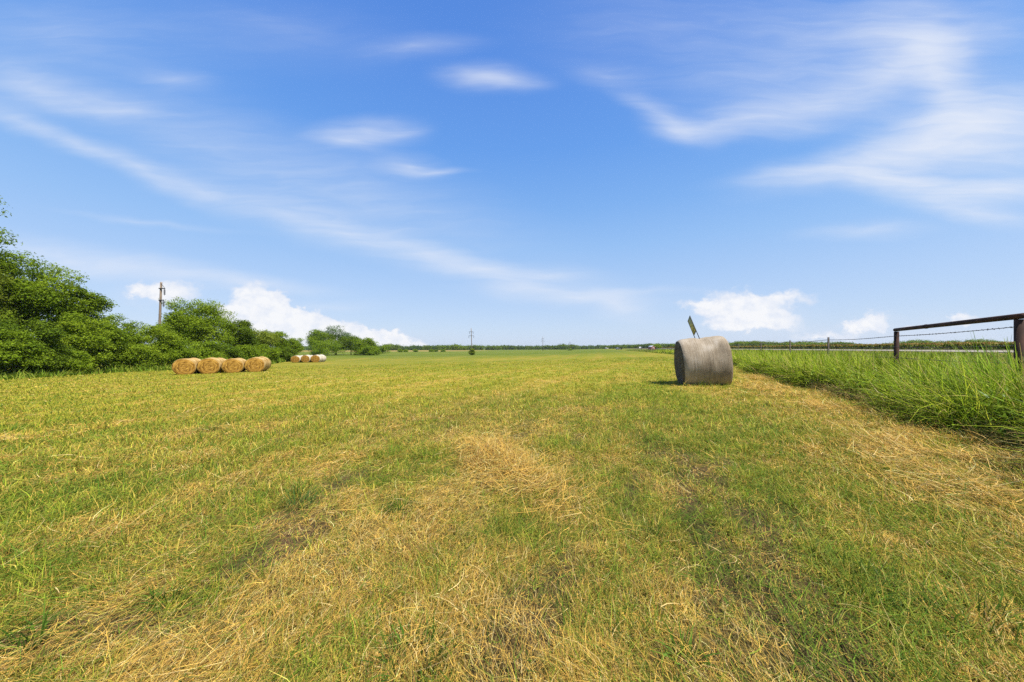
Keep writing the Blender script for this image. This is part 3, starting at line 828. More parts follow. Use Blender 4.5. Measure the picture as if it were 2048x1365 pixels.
weed(1960, 1255, .10, 120, 'dense green grass clump in the lower right corner', .14, ((.07, .14, .018), (.14, .21, .03)))
weed(1300, 1080, .09, 90, 'olive green clump right of the golden straw heap', .12, ((.10, .15, .02), (.18, .22, .04)))
weed(1420, 772, .60, 230, 'tufts of grass grown up against the front of the grey bale', .20, ((.12, .19, .02), (.24, .29, .04)), W=(.009, .016))
weed(2044, 745, .36, 300, 'tall broad leaved grass clump in front of the right hand pipe post', 1.02, ((.12, .21, .018), (.26, .36, .035)), Y=4.40, W=(.012, .028), up=.55)
weed(1885, 748, .50, 60, 'tall arching grass clump under the middle of the pipe rail', 0.66, ((.16, .26, .02), (.30, .39, .04)), Y=5.7, W=(.010, .02))


# ------------------------------------------------------------------ round hay bales
def bale_mesh(Dw, Dh, Lb, seed, old=False):
    """returns root parts builder: roll lying along local Y, resting on z=0"""
    r_ = np.random.default_rng(seed)
    k = 56
    ph = np.arange(k) * 2 * math.pi / k
    def ring(sc, yy, jit):
        x = Dw / 2 * sc * np.cos(ph); z = Dh / 2 * sc * np.sin(ph)
        bumps = 1 + jit * (vnoise(np.cos(ph) * 2 + seed, np.sin(ph) * 2 + yy * 3 + 50) - .5)
        x = x * bumps; z = z * bumps
        z = np.maximum(z, -Dh / 2 + .055 * Dh + .02 * np.abs(np.sin(ph * 3)) * 0)
        return np.stack([x, np.full(k, yy), z + Dh / 2 - .055 * Dh], -1)
    def loft(prof, close):
        V = np.vstack([ring(sc, yy, j) for sc, yy, j in prof]); n = len(prof)
        i = np.arange(n - 1)[:, None] * k; j = np.arange(k)[None]; j2 = (j + 1) % k
        Q = np.stack([i + j, i + j2, i + k + j2, i + k + j], -1).reshape(-1, 4)
        T = None
        if close:
            c0 = V[:k].mean(0); c1 = V[-k:].mean(0)
            V = np.vstack([V, c0, c1]); jj = np.arange(k); b = (n - 1) * k
            T = np.vstack([np.stack([np.full(k, n * k), (jj + 1) % k, jj], -1), np.stack([np.full(k, n * k + 1), b + jj, b + (jj + 1) % k], -1)])
        return V, Q, T
    h = Lb / 2
    endp = [(s_, -h - b_ + .018 * (r_.random() - .5), .12) for s_, b_ in ((.06, .03), (.15, .035), (.25, .03), (.35, .034), (.46, .03), (.58, .028), (.7, .022), (.82, .012), (.92, -.004), (.965, -.03))]
    endb = [(a, -b, c) for a, b, c in endp[::-1]]
    mid = [(.975, yy, .07) for yy in np.linspace(-h + .06, h - .06, 8)]
    core = loft(endp + mid + endb, True)
    wp = [(.955, -h + .012, .09), (.985, -h + .035, .09), (1.0, -h + .08, .09)] + [(1.0 + .012 * math.sin(i * 2.1 + seed), yy, .09) for i, yy in enumerate(np.linspace(-h + .14, h - .14, 10))] + [(1.0, h - .08, .09), (.985, h - .035, .09), (.955, h - .012, .09)]
    wrap = loft(wp, False)
    return core, wrap


def make_bale(Dw, Dh, Lb, seed, wrapm, endm, label, group):
    root = empty('hay_bale', (0, 0, 0), 0, label, 'hay bale', group)
    core, wrap = bale_mesh(Dw, Dh, Lb, seed)
    o = np_mesh('rolled_hay', core[0], core[1], core[2], endm, None, True, root)
    w = np_mesh('net_wrap', wrap[0], wrap[1], None, wrapm, None, True, root)
    w.scale = (1.004, 1, 1.004)
    return root


AX = np.array([-.475, .88]); PX = np.array([.88, .475])
AXR = math.atan2(-AX[0], AX[1])            # local Y turned onto AX
gold = [make_bale(1.56, 1.42, 1.24, 3 + i, M_wrap_gold, M_hay, None, 'golden round bales in the near rows on the left') for i in range(2)]
front = ['leftmost', 'second from left', 'third from left', 'rightmost']
P0 = np.array([-27.9, 29.0]) + AX * .62
first = [True, True]
def place(proto_i, lst, pos, rz, label, group=None, roll=0.0):
    o = lst[proto_i] if first[proto_i] else copy_tree(lst[proto_i]); first[proto_i] = False
    o.location = (pos[0], pos[1], gz(*pos) - .02); o.rotation_euler = (0, 0, rz)
    o['label'] = label
    o.scale = (1 + random.uniform(-.03, .04), 1, 1 + random.uniform(-.05, .05))
    if group: o['group'] = group
    for ch in o.children: ch.rotation_euler = (0, 0, 0)
    return o
for i in range(4):
    p = P0 + PX * 1.63 * i
    place(i % 2, gold, p, AXR + (.03, -.02, .02, -.03)[i], 'golden round bale, %s of the four spiral ends facing the camera' % front[i])
    for k in ((1, 2) if i in (1, 3) else (1,)):
        q = p + AX * 1.29 * k + PX * (.04, -.05, .03, .02)[i]
        nm = {1: 'middle', 2: 'farthest'}[k] if i in (1, 3) else 'hidden'
        lab = {(0, 1): 'golden round bale end to end behind the leftmost spiral end', (1, 1): 'golden round bale end to end behind the second spiral end', (1, 2): 'farthest golden round bale in the row behind the second spiral end',
               (2, 1): 'golden round bale end to end behind the third spiral end', (3, 1): 'golden round bale, middle of the long row on the right', (3, 2): 'golden round bale at the far end of the right hand row'}[(i, k)]
        place((i + k) % 2, gold, q, AXR + .02 * (k - 1), lab)
place(0, gold, np.array([at(440, 37.2), 37.2]), AXR + .5, 'golden round bale showing only its top over the middle of the front row')

first = [True]
white = [make_bale(1.62, 1.40, 1.24, 9, M_wrap_white, M_hay, None, 'white wrapped round bales further back by the trees')]
B0 = np.array([at(594, 62), 62.0])
wl = ['left', 'middle', 'right']
for i in range(3):
    p = B0 + np.array([1.78, .05]) * i
    place(0, white, p, .06, 'white wrapped round bale, %s of the three far spiral ends' % wl[i])
    place(0, white, p + np.array([-.06, 1.3]), .06, 'white wrapped round bale behind the %s far spiral end' % wl[i])

# weathered bale on the right
bx, by = 5.87, 10.45
old = make_bale(1.42, 1.56, 1.28, 21, M_wrap_grey, M_oldend, 'weathered grey round bale standing alone with a small sign on top', 'lone weathered bale')
del old['group']
old.location = (bx, by, gz(bx, by) - .06)
al = R(14.5)
# local Y runs along the roll: from its left end to its right end
old.rotation_euler = (0, 0, 0)
from mathutils import Matrix, Vector
axis = Vector((math.cos(al), -math.sin(al), 0)); perp = Vector((math.sin(al), math.cos(al), 0))
Mrot = Matrix((( -perp.x, axis.x, 0), (-perp.y, axis.y, 0), (0, 0, 1))).transposed()
rotz = math.atan2(-axis.x, axis.y)
roll = Matrix.Rotation(R(-5.0), 4, Vector((0, 1, 0)))      # tips the roll a little to the left
Mw = Matrix.Translation(Vector((bx, by, gz(bx, by) - .07))) @ roll @ Matrix.Rotation(rotz, 4, 'Z')
old.matrix_world = Mw


# ragged straw hanging out of the dark end
def fringe():
    n = 260
    ang = U3(n, 0, 6.28)
    rr = .62 * np.sqrt(U3(n, .35, 1.05))
    x = rr * np.cos(ang); z = np.clip(.63 + rr * np.sin(ang), .03, 2); y = np.full(n, -.655)
    c = np.where(rng.random((n, 1)) < .4, lin((.36, .31, .23)), lin((.12, .09, .055))) * rng.lognormal(0, .25, (n, 1))
    V, Q, C = blades(x, y, z, -math.pi / 2 + rng.normal(0, .5, n), U3(n, .05, .16), U3(n, .004, .008), U3(n, 1.2, 1.9), U3(n, .3, 1.1), 3, c)
    o = np_mesh('straw_fringe', V, Q, None, M_straw, C, False, old); o['kind'] = 'stuff'


fringe()


# yard sign stuck into the bale
def sign():
    Yb = 10.38
    br = np.array([at(1398, Yb), Yb, hz(675, Yb) - .005])
    v = np.array([-.18, .10, .56]); v = v / np.linalg.norm(v)
    w = np.array([.155, .42, -.13])
    br = br - v * .02
    bl = br + w
    root = empty('yard_sign', br, 0, 'small tilted sign panel on two thin legs stuck in the grey bale', 'sign')
    wu = w / np.linalg.norm(w); nrm = np.cross(v, wu)
    f = MB()
    for b in (br, bl):
        f.tube(np.array([b - br - v * .25, b - br + v * .74]), .011, 6)
    for t in (.24, .73):
        f.tube(np.array([v * t, w + v * t]), .010, 6)
    f.build('frame', M_dark, root)
    m = MB()
    a = v * .255; h = .46
    c = [a + w * .03, a + w * .97, a + w * .97 + v * h, a + w * .03 + v * h]
    th = nrm * .005
    V = np.array([q - th for q in c] + [q + th for q in c])
    m.add(V, [[0, 1, 2, 3], [7, 6, 5, 4], [0, 4, 5, 1], [1, 5, 6, 2], [2, 6, 7, 3], [3, 7, 4, 0]])
    m.build('panel', noisy_mat('faded_sign_face', (.22, .23, .10), (.55, .51, .24), 9, .6, stretch=(1, 1, 2.2), bump=0, c3=(.38, .37, .17)), root)


sign()


# ------------------------------------------------------------------ fence
def fencing():
    XL, YL = 9.35, 8.3; XR, YR = 7.14, 4.8
    g1 = gz(XL, YL); g2 = gz(XR, YR)
    top = CAMH + .45
    b = empty('pipe_brace', (XL, YL, g1), 0, 'dark rusty pipe frame of two posts under a top rail', 'fence brace')
    base = np.array([XL, YL, g1])
    for i, (x, y, g) in enumerate(((XL, YL, g1), (XR, YR, g2))):
        m = MB(); m.tube(np.array([[x, y, g - .3], [x, y, top - .045]]) - base, .045 if i == 0 else .05, 16, cap=True); m.build('post', M_rust, b, True)
    m = MB()
    A = np.array([XL, YL, top]); B = np.array([XR, YR, top]); d = (B - A) / np.linalg.norm(B - A)
    m.tube(np.array([A - d * .07, A + d * .6, A + d * 1.4, B - d * .9, B + d * .08]) - base, .041, 16); m.build('rail', M_rust, b, True)
    m = MB()
    for t in (1.45,):
        m.tube(np.array([A + d * t, A + d * (t + .035)]) - base, .047, 16)
    m.build('coupling', M_rust, b, True)
    # wire fence on steel posts
    pts = [(12.05, 13.0), (14.6, 17.9), (17.5, 24.0), (21.2, 31.9)]
    for Y in (40, 48, 56.5, 65, 74, 83, 92, 102, 112, 124, 137, 150):
        pts.append((float(curve_c(Y)) + 5.5, Y))
    f = empty('wire_fence', (12.05, 13, gz(12.05, 13)), 0, 'barbed wire fence on thin steel posts beside the tall grass', 'fence')
    fb = np.array([12.05, 13, gz(12.05, 13)])
    for i, (x, y) in enumerate(pts):
        g = gz(x, y); m = MB()
        tp = CAMH + .42 if i < 4 else g + 1.4
        lean = (.01, -.015, .02, -.01)[i % 4]
        a = .036 if i < 4 else .05
        P = np.array([[x, y, g - .3], [x + lean, y, tp]]) - fb
        # T section: flange and web
        for (ox, oy, wx, wy) in ((0, 0, a * 1.5, .012), (0, .022, .012, .045)):
            V = []
            for q in P:
                for sx, sy in ((-1, -1), (1, -1), (1, 1), (-1, 1)):
                    V.append(q + np.array([ox + sx * wx / 2, oy + sy * wy / 2, 0]))
            m.add(V, [[0, 1, 5, 4], [1, 2, 6, 5], [2, 3, 7, 6], [3, 0, 4, 7], [4, 5, 6, 7]])
        m.build('post', M_tpost, f)
    line = [(XR, YR), (XL, YL)] + pts
    for wi, hw in enumerate((1.285, 1.02, .77, .45)):
        P = []
        for i in range(len(line) - 1):
            (x0, y0), (x1, y1) = line[i], line[i + 1]
            z0 = gz(x0, y0) + hw; z1 = gz(x1, y1) + hw
            for t in np.linspace(0, 1, 9)[:-1 if i < len(line) - 2 else None]:
                sag = -.03 * math.sin(math.pi * t) * (1 if i else .6)
                P.append([x0 + (x1 - x0) * t, y0 + (y1 - y0) * t, z0 + (z1 - z0) * t + sag])
        P = np.array(P); m = MB(); rad = np.clip(.0028 + .00028 * np.hypot(P[:, 0], P[:, 1]), .003, .02)
        off = np.array([-.05, .0, 0])
        m.tube(P + off - fb, rad, 5, cap=False)
        # barbs every 13 cm on the near spans
        seg = np.linalg.norm(np.diff(P, axis=0), axis=1); cum = np.concatenate([[0], np.cumsum(seg)])
        for s_ in np.arange(.1, 20, .13):
            q = np.array([np.interp(s_, cum, P[:, k]) for k in range(3)]) + off - fb
            for _ in range(2):
                dd = rng.normal(0, 1, 3); dd /= np.linalg.norm(dd)
                m.tube(np.array([q - dd * .017, q + dd * .017]), .0028, 4, cap=False)
            m.tube(np.array([q - d * .012, q + d * .012]), .0062, 5, cap=False)
        m.build('wire', M_wire, f)


fencing()


# ------------------------------------------------------------------ utility poles
def pole(px, Y, top_py, lean, label, arms, r0=.16):
    X = at(px, Y); g = gz(X, Y); H = hz(top_py, Y) - g
    root = empty('utility_pole', (X, Y, g), 0, label, 'utility pole', 'utility poles in one line across the field')
    m = MB(); tip = np.array([lean * H, 0, H])
    m.tube(np.array([[0, 0, -.4], tip * .4, tip * .8, tip]), [r0, r0 * .9, r0 * .76, r0 * .7], 12); m.build('pole', M_pole, root, True)
    for (f_, l, r, strut) in arms:
        c = tip * f_; m = MB()
        m.box(c + np.array([(r - l) / 2, -.12, (r - l) * .04]), (l + r, .10, .12), None, None, .012)
        if strut:
            m.tube(np.array([tip * .985 + [.1, -.1, 0], c + [r - .05, -.12, .08]]), .022, 6)
        arm = m.build('crossarm', M_dark, root)
        for e in ([r] if strut or l < .3 else [r, -l]):
            m = MB(); q = c + np.array([e - .06 * np.sign(e), -.12, -.06 + (r - l) * .07])
            for i in range(5):
                zz = q[2] - .12 - .13 * i
                m.tube(np.array([[q[0], q[1], zz + .05], [q[0], q[1], zz + .02], [q[0], q[1], zz - .045], [q[0], q[1], zz - .07]]), [.03, .085, .10, .03], 10)
            m.tube(np.array([[q[0], q[1], q[2] + .03], [q[0], q[1], q[2] - .82]]), .018, 6)
            m.build('insulator', M_ins, arm)
    return root


pole(316, 42, 565, .037, 'brown wooden power pole rising out of the bushes on the left', ((.925, .14, .62, True), (.79, .10, .55, False)), .15)
pole(944, 123, 657, -.032, 'thin power pole standing in a shrub at mid field', ((.87, .75, .75, False), (.72, .95, .95, False)), .15)
pole(1086, 262, 674, -.02, 'distant pale power pole right of the pole with the shrub', ((.87, .9, .9, False), (.72, 1.1, 1.1, False)), .16)
pole(1140, 400, 683, -.01, 'farthest and smallest power pole in the line', ((.87, .9, .9, False), (.72, 1.1, 1.1, False)), .17)


# ------------------------------------------------------------------ trees and shrubs
LG = {'mid': ((.13, .205, .012), (.245, .33, .022)), 'dark': ((.09, .15, .012), (.17, .235, .018)), 'light': ((.165, .25, .014), (.28, .36, .026)),
      'olive': ((.16, .215, .02), (.25, .295, .035)), 'blue': ((.075, .14, .024), (.13, .205, .035))}


def foliage(lobes, n, leaf, cols, r_, gap=.32, flat=.75, lobe_gap=0.0):
    """leaf sprays spread through the shells of the crown's lobes"""
    lobes = np.asarray(lobes, float)
    wgt = lobes[:, 3] ** 2; wgt /= wgt.sum()
    ns = max(8, n // 9)
    li = r_.choice(len(lobes), ns, p=wgt)
    d = r_.normal(0, 1, (ns, 3)); d /= np.linalg.norm(d, axis=1)[:, None]
    rad = (.52 + .5 * r_.random(ns) ** .55)
    C = lobes[li, :3] + d * (lobes[li, 3] * rad)[:, None] * np.array([1, 1, flat])
    g = vnoise(C[:, 0] * 1.1 + C[:, 2] * .7, C[:, 1] * 1.1 + C[:, 2] * 1.3)
    k = g > gap * r_.random(ns) * 1.6
    C = C[k]; d = d[k]; li = li[k]
    per = 9
    m = len(C) * per
    sp = leaf * 2.3
    cen = np.repeat(C, per, 0) + r_.normal(0, 1, (m, 3)) * np.array([sp, sp, sp * .55])
    out = np.repeat(d, per, 0)
    nrm = out * .55 + np.array([0, 0, .55]) + r_.normal(0, .55, (m, 3)); nrm /= np.linalg.norm(nrm, axis=1)[:, None]
    t = np.cross(nrm, r_.normal(0, 1, (m, 3))); t /= np.linalg.norm(t, axis=1)[:, None] + 1e-9
    b = np.cross(nrm, t)
    s_ = leaf * r_.uniform(.6, 1.35, (m, 1))
    fold = nrm * s_ * .22
    V = np.stack([cen - t * s_, cen - b * s_ * .55 + fold, cen + t * s_, cen + b * s_ * .55 + fold], 1)
    i = np.arange(m)[:, None] * 4
    Q = np.concatenate([i, i + 1, i + 2, i + 3], 1)
    lobv = r_.random(len(lobes))[li]
    a = np.repeat(np.clip(lobv * .65 + .35 * r_.random(len(C)), 0, 1), per)[:, None]
    c = (lin(cols[0]) * (1 - a) + lin(cols[1]) * a) * r_.lognormal(0, .16, (m, 1))
    c = np.repeat(c[:, None], 4, 1)
    return V.reshape(-1, 3), Q, c.reshape(-1, 3)


def branchy(H, r0, tips, r_, z0=-.3, lean=0):
    m = MB()
    fork = H * r_.uniform(.25, .38)
    P = np.array([[0, 0, z0], [lean * .3, 0, fork * .5], [lean * .6, .03 * H * .2, fork]])
    m.tube(P, [r0 * 1.25, r0, r0 * .85], 9)
    for t in tips:
        t = np.asarray(t, float); a = P[-1]
        mid = a * .5 + t * .5 + np.array([0, 0, .08 * H]) + r_.normal(0, .03 * H, 3)
        m.tube(np.array([a, (a + mid) / 2 + r_.normal(0, .01 * H, 3), mid, t]), [r0 * .55, r0 * .42, r0 * .28, r0 * .08], 6)
    return m


def tree(name, px, top, hw, Y, label, cat='tree', kind='mid', n=5000, leaf=.11, nl=16, base=None, seed=None, gap=.32, shape='round', group=None, trunk=True, skirt=0.0):
    r_ = np.random.default_rng(seed if seed is not None else int(abs(px) * 7 + Y))
    X = at(px, Y); g = gz(X, Y); H = hz(top, Y) - g; W = hw / F * Y
    root = empty(name, (X, Y, g), 0, label, cat, group)
    lob = []
    nl = int(nl * 1.7)
    lo = .02 * H if shape == 'bush' else (.20 if skirt else .30) * H
    for i in range(nl):
        t = r_.random()
        z = lo + (H - lo) * (.12 + .80 * t)
        f = (z - lo) / (H - lo)
        env = {'round': math.sqrt(max(.05, 1 - (2 * f - .95) ** 2 * .92)), 'dome': math.sqrt(max(.05, 1 - (f * .97) ** 2.4)), 'bush': math.sqrt(max(.08, 1 - (f * .95) ** 2.2)), 'spread': min(1, .45 + f * .9) * math.sqrt(max(.08, 1 - max(0, f - .3) ** 2 * 1.7))}[shape]
        a = r_.random() * 6.283; q = math.sqrt(r_.uniform(.15, 1)) * W * env * .84
        rl = min(W, H) * r_.uniform(.20, .36) * (.8 if f > .75 else 1)
        z = min(z, H - rl * .72)
        lob.append((math.cos(a) * q, math.sin(a) * q, z, rl))
    for i in range(max(2, nl // 5)):       # keep the crown closed at its heart
        lob.append((r_.normal(0, W * .2), r_.normal(0, W * .2), lo + (H - lo) * r_.uniform(.3, .62), min(W, H) * .42))
    lob.append((r_.normal(0, W * .12), r_.normal(0, W * .12), H - min(W, H) * .26, min(W, H) * .33))
    if skirt:
        for i in range(int(nl * skirt)):
            a = r_.random() * 6.283
            lob.append((math.cos(a) * W * r_.uniform(.3, .9), math.sin(a) * W * r_.uniform(.3, .9), H * r_.uniform(.06, .2), W * r_.uniform(.18, .3)))
    V, Q, C = foliage(lob, int(n * 4.2), leaf * .84, LG[kind], r_, gap)
    V[:, 2] = np.maximum(V[:, 2], .02 + .05 * r_.random(len(V)))
    np_mesh('crown' if cat == 'tree' else 'foliage', V, Q, None, M_leaf, C, False, root)
    tips = [l[:3] for l in lob[: (9 if cat == 'tree' else 5)]]
    branchy(H, max(.05, H * .022) if cat == 'tree' else max(.03, H * .014), tips, r_).build('trunk' if cat == 'tree' else 'stem', M_bark, root, True)
    return root


HG = 'trees of the left hedgerow'; SG = 'bushes at the foot of the left hedgerow'
tree('hedgerow_tree', -206, 262, 128, 27, 'tall tree cut by the left edge, only branch tips showing', kind='mid', n=9000, leaf=.12, nl=22, shape='round', group=HG)
tree('hedgerow_tree', -72, 448, 70, 29, 'leafy tree cut by the left edge below the branch tips', kind='olive', n=9000, leaf=.12, nl=20, shape='round', group=HG)
tree('hedgerow_tree', 42, 498, 92, 33, 'largest whole tree at far left with broad domed crown', kind='mid', n=15000, leaf=.115, nl=26, shape='dome', group=HG, skirt=.3)
tree('hedgerow_tree', 152, 572, 52, 36, 'airy rounded tree on the right shoulder of the largest tree', kind='mid', n=8000, leaf=.11, nl=18, shape='round', group=HG, gap=.5)
tree('hedgerow_tree', 390, 599, 66, 50, 'dome crowned tree directly right of the wooden power pole', kind='light', n=13000, leaf=.125, nl=26, shape='dome', group=HG, skirt=.2)
tree('hedgerow_tree', 475, 641, 32, 56, 'darker small tree adjoining the dome crowned tree', kind='dark', n=5500, leaf=.12, nl=14, shape='round', group=HG)
tree('hedgerow_tree', 522, 659, 38, 66, 'olive tree with loose crown right of the dark small tree', kind='olive', n=5000, leaf=.13, nl=14, shape='round', group=HG, gap=.45)
tree('hedgerow_tree', 560, 664, 20, 72, 'slim loose tree before the gap in the hedgerow', kind='mid', n=3200, leaf=.13, nl=9, shape='spread', group=HG, gap=.5)
tree('hedgerow_tree', 588, 677, 22, 90, 'low flat topped tree beside the hedgerow gap', kind='mid', n=2600, leaf=.15, nl=8, shape='spread', group=HG, gap=.4)
tree('hedgerow_tree', 638, 658, 34, 150, 'rounded tree at the left of the far clump beyond the gap', kind='mid', n=5000, leaf=.23, nl=14, shape='dome', group=HG)
tree('hedgerow_tree', 672, 650, 32, 156, 'open feathery tree, tallest of the far clump', kind='blue', n=3600, leaf=.22, nl=14, shape='round', group=HG, gap=.7)
tree('hedgerow_tree', 702, 673, 32, 150, 'low dense tree in the middle of the far clump', kind='dark', n=3600, leaf=.23, nl=12, shape='dome', group=HG)
tree('hedgerow_tree', 733, 676, 26, 146, 'last tree of the far clump beside the open field', kind='mid', n=3600, leaf=.23, nl=12, shape='dome', group=HG, skirt=.3)
bl = [(-40, 610, 60, 27.5, 'dark', 'dark bush cut by the left edge of the picture'), (70, 640, 48, 29.5, 'dark', 'dark bush in front of the largest tree'), (30, 660, 46, 28, 'mid', 'drooping bush at the left foot of the largest tree'),
      (165, 625, 45, 33, 'light', 'bright yellow green bush on the right of the dark bush'), (120, 690, 40, 31, 'mid', 'low bush between the dark bush and the bright bush'), (212, 640, 38, 36, 'mid', 'mid green bush right of the bright yellow green bush'),
      (228, 628, 36, 42, 'mid', 'tall bush with rounded top left of the power pole'), (272, 642, 40, 43, 'mid', 'bush with uneven top halfway to the power pole'), (262, 688, 40, 38, 'light', 'low bright bush left of the golden bales'),
      (318, 645, 36, 40.5, 'light', 'bright bush wrapped round the foot of the power pole'), (350, 680, 40, 42, 'mid', 'bush behind the leftmost golden bales'), (400, 683, 42, 45, 'light', 'bright bush under the dome crowned tree'),
      (450, 688, 36, 48, 'dark', 'dark bush behind the rightmost golden bales'), (492, 692, 34, 52, 'mid', 'mid green bush under the olive tree'), (530, 690, 30, 58, 'mid', 'bush under the slim loose tree'), (568, 694, 26, 68, 'dark', 'dark bush closing the hedgerow at the gap'),
      (655, 682, 44, 140, 'mid', 'dark bush at the foot of the far clump'), (738, 694, 20, 138, 'mid', 'small bush ending the far clump at the open field')]
for (px, top, hw, Y, kd, lb) in bl:
    tree('hedgerow_bush', px, top, hw, Y, lb, cat='bush', kind=kd, n=int(3200 + 30 * hw) if Y < 100 else 2400, leaf=.10 if Y < 45 else (.12 if Y < 100 else .24), nl=15, shape='bush', group=SG)
# little bushes out in and beyond the field
tree('field_shrub', 944, 699, 6.5, 121, 'small leafy shrub round the foot of the mid field pole', cat='bush', kind='olive', n=1100, leaf=.14, nl=7, shape='bush')
fl = [(770, 690, 12, 190, 'bush just right of the far tree clump'), (800, 700, 5, 262, 'low green shrub left of the dry strip shrubs'), (812, 700, 4, 275, 'tiny shrub beside the low green shrub'), (830, 699.5, 4, 280, 'round dark shrub on the dry strip'),
      (863, 700, 4, 282, 'lone shrub midway along the dry strip'), (872, 700, 2.5, 290, 'smallest shrub of the dry strip'), (886, 700, 4, 285, 'last shrub of the dry strip toward the pole'),
      (1140, 698.5, 4, 330, 'low shrub at the foot of the farthest pole')]
for (px, top, hw, Y, lb) in fl:
    tree('field_shrub', px, top, hw, Y, lb, cat='bush', kind='mid', n=500, leaf=.3, nl=6, shape='bush', group='shrubs along the far edge of the field')
tree('roadside_tree', 1314, 690, 9, 168, 'pale green sapling beside the small red shed', kind='light', n=900, leaf=.24, nl=9, shape='round')


# hedge bottom grass so the bushes sit in growth
def hedge_skirt():
    out = []; n = 34000
    t = rng.random(n)
    key = np.array([(-60, 27), (60, 30), (150, 33), (230, 37.5), (330, 41), (450, 47), (540, 56), (590, 78)], float)
    s_ = t * (len(key) - 1); i = np.minimum(s_.astype(int), len(key) - 2); f = s_ - i
    px = key[i, 0] * (1 - f) + key[i + 1, 0] * f; Y = key[i, 1] * (1 - f) + key[i + 1, 1] * f - np.abs(rng.normal(0, 1.3, n)) + .5
    X = (px - 1024) / F * Y; d = np.hypot(X, Y)
    c = np.where(rng.random((n, 1)) < .6, lin((.13, .21, .018)), lin((.27, .31, .04))) * rng.lognormal(0, .2, (n, 1))
    V, Q, C = blades(X, Y, ground(X, Y), U3(n, 0, 6.28), np.clip(.42 * rng.lognormal(0, .4, n), .1, 1.1), .0016 * d, np.abs(rng.normal(.2, .2, n)), np.abs(rng.normal(.8, .4, n)), 3, c)
    o = np_mesh('hedge_bottom_grass', V, Q, None, M_grass, C); tag(o, 'long grass growing along the foot of the left hedgerow', 'grass', kind='stuff')


hedge_skirt()


# ------------------------------------------------------------------ far woods (one mass on the horizon)
def woods(name, segs, label, leaf, per, dens, seed):
    r_ = np.random.default_rng(seed); Vs = []; Qs = []; Cs = []; n0 = 0
    for (p0, p1, Y0, Y1, t0, t1, kinds) in segs:
        cnt = int(abs(p1 - p0) * dens)
        for i in range(cnt):
            f = r_.random(); px = p0 + (p1 - p0) * f; Y = Y0 + (Y1 - Y0) * f + r_.uniform(0, 40); X = at(px, Y); g = gz(X, Y)
            H = (hz(t0 + (t1 - t0) * f, Y) - g) * r_.uniform(.72, 1.06) * (.86 + .28 * vnoise(np.array(px * .05), np.array(3.)))
            W = H * r_.uniform(.42, .62)
            lob = [(r_.normal(0, W * .5), r_.normal(0, W * .4), H * r_.uniform(.12, .8), W * r_.uniform(.35, .6)) for _ in range(6)] + [(0, 0, H * .72, H * .28)]
            V, Q, C = foliage(lob, per, leaf * Y / 350, LG[kinds[r_.integers(len(kinds))]], r_, .1)
            V[:, 2] = np.clip(V[:, 2], 0, None)
            Vs.append(V + np.array([X, Y, g])); Qs.append(Q + n0); Cs.append(C * .92); n0 += len(V)
    o = np_mesh(name, np.vstack(Vs), np.vstack(Qs), None, M_leaf, np.vstack(Cs)); tag(o, label, 'woods', kind='stuff')


woods('far_woods', [(560, 900, 640, 640, 692, 692, ('mid', 'dark', 'blue')), (880, 1000, 600, 640, 691.5, 692.5, ('mid', 'dark')), (990, 1240, 700, 800, 692.5, 692.5, ('dark', 'blue')), (1120, 1150, 650, 660, 689, 690, ('dark',)),
                    (770, 800, 560, 560, 689.5, 690, ('dark', 'mid')), (905, 930, 560, 560, 690, 690, ('dark', 'mid'))],
      'long low belt of woods along the horizon beyond the field', .55, 260, .62, 3)
woods('right_woods', [(1205, 1300, 620, 420, 692, 689, ('mid', 'dark', 'blue')), (1290, 1480, 420, 330, 688, 686, ('mid', 'dark', 'blue')), (1470, 1700, 330, 300, 683.5, 684, ('mid', 'dark', 'olive')), (1700, 1790, 330, 300, 688, 688, ('mid', 'dark')),
                      (1790, 2005, 290, 260, 682, 680, ('mid', 'dark')), (2005, 2500, 330, 330, 690, 690, ('mid', 'dark'))],
      'band of green woods behind the grain crop on the right', .46, 300, .70, 4)


# ------------------------------------------------------------------ small far things near the road
def flat_mat(name, c, rough=.5, metal=0.):
    return noisy_mat(name, tuple(q * .85 for q in c), c, 3, rough, metal, bump=.05)


def car(px, Y, label, body, rz):
    X = at(px, Y); g = gz(X, Y)
    root = empty('parked_car', (X, Y, g), rz, label, 'car', 'vehicles far off by the road')
    prof = [(-2.2, .35), (-2.22, .8), (-2.05, .98), (-1.55, 1.02), (-1.1, 1.52), (.55, 1.56), (1.05, 1.06), (2.0, .9), (2.2, .7), (2.22, .35)]
    n = len(prof); V = []
    for s_ in (-1, 1):
        for (x, z) in prof:
            V.append((x, s_ * (.88 if z < 1.1 else .70), z))
    Q = [[i, i + 1, n + i + 1, n + i] for i in range(n - 1)]
    T = [[0, i, i + 1] for i in range(1, n - 1)] + [[n, n + i + 1, n + i] for i in range(1, n - 1)]
    m = MB(); m.add(V, Q, T); m.build('body', body, root)
    m = MB()
    for s_ in (-1, 1):
        m.add([(-1.0, s_ * .83, 1.08), (.85, s_ * .83, 1.08), (.5, s_ * .715, 1.48), (-1.0, s_ * .715, 1.46)], [[0, 1, 2, 3]])
    m.add([(1.02, -.62, 1.11), (1.02, .62, 1.11), (.60, .58, 1.53), (.60, -.58, 1.53)], [[0, 1, 2, 3]])
    m.build('window_glass', flat_mat('dark_glass', (.03, .035, .04), .15), root)
    for x in (-1.35, 1.35):
        for s_ in (-1, 1):
            m = MB(); m.tube([(x, s_ * .72, .33), (x, s_ * .92, .33)], .33, 16); m.build('wheel', flat_mat('tyre_rubber', (.02, .02, .02), .8), root)
    return root


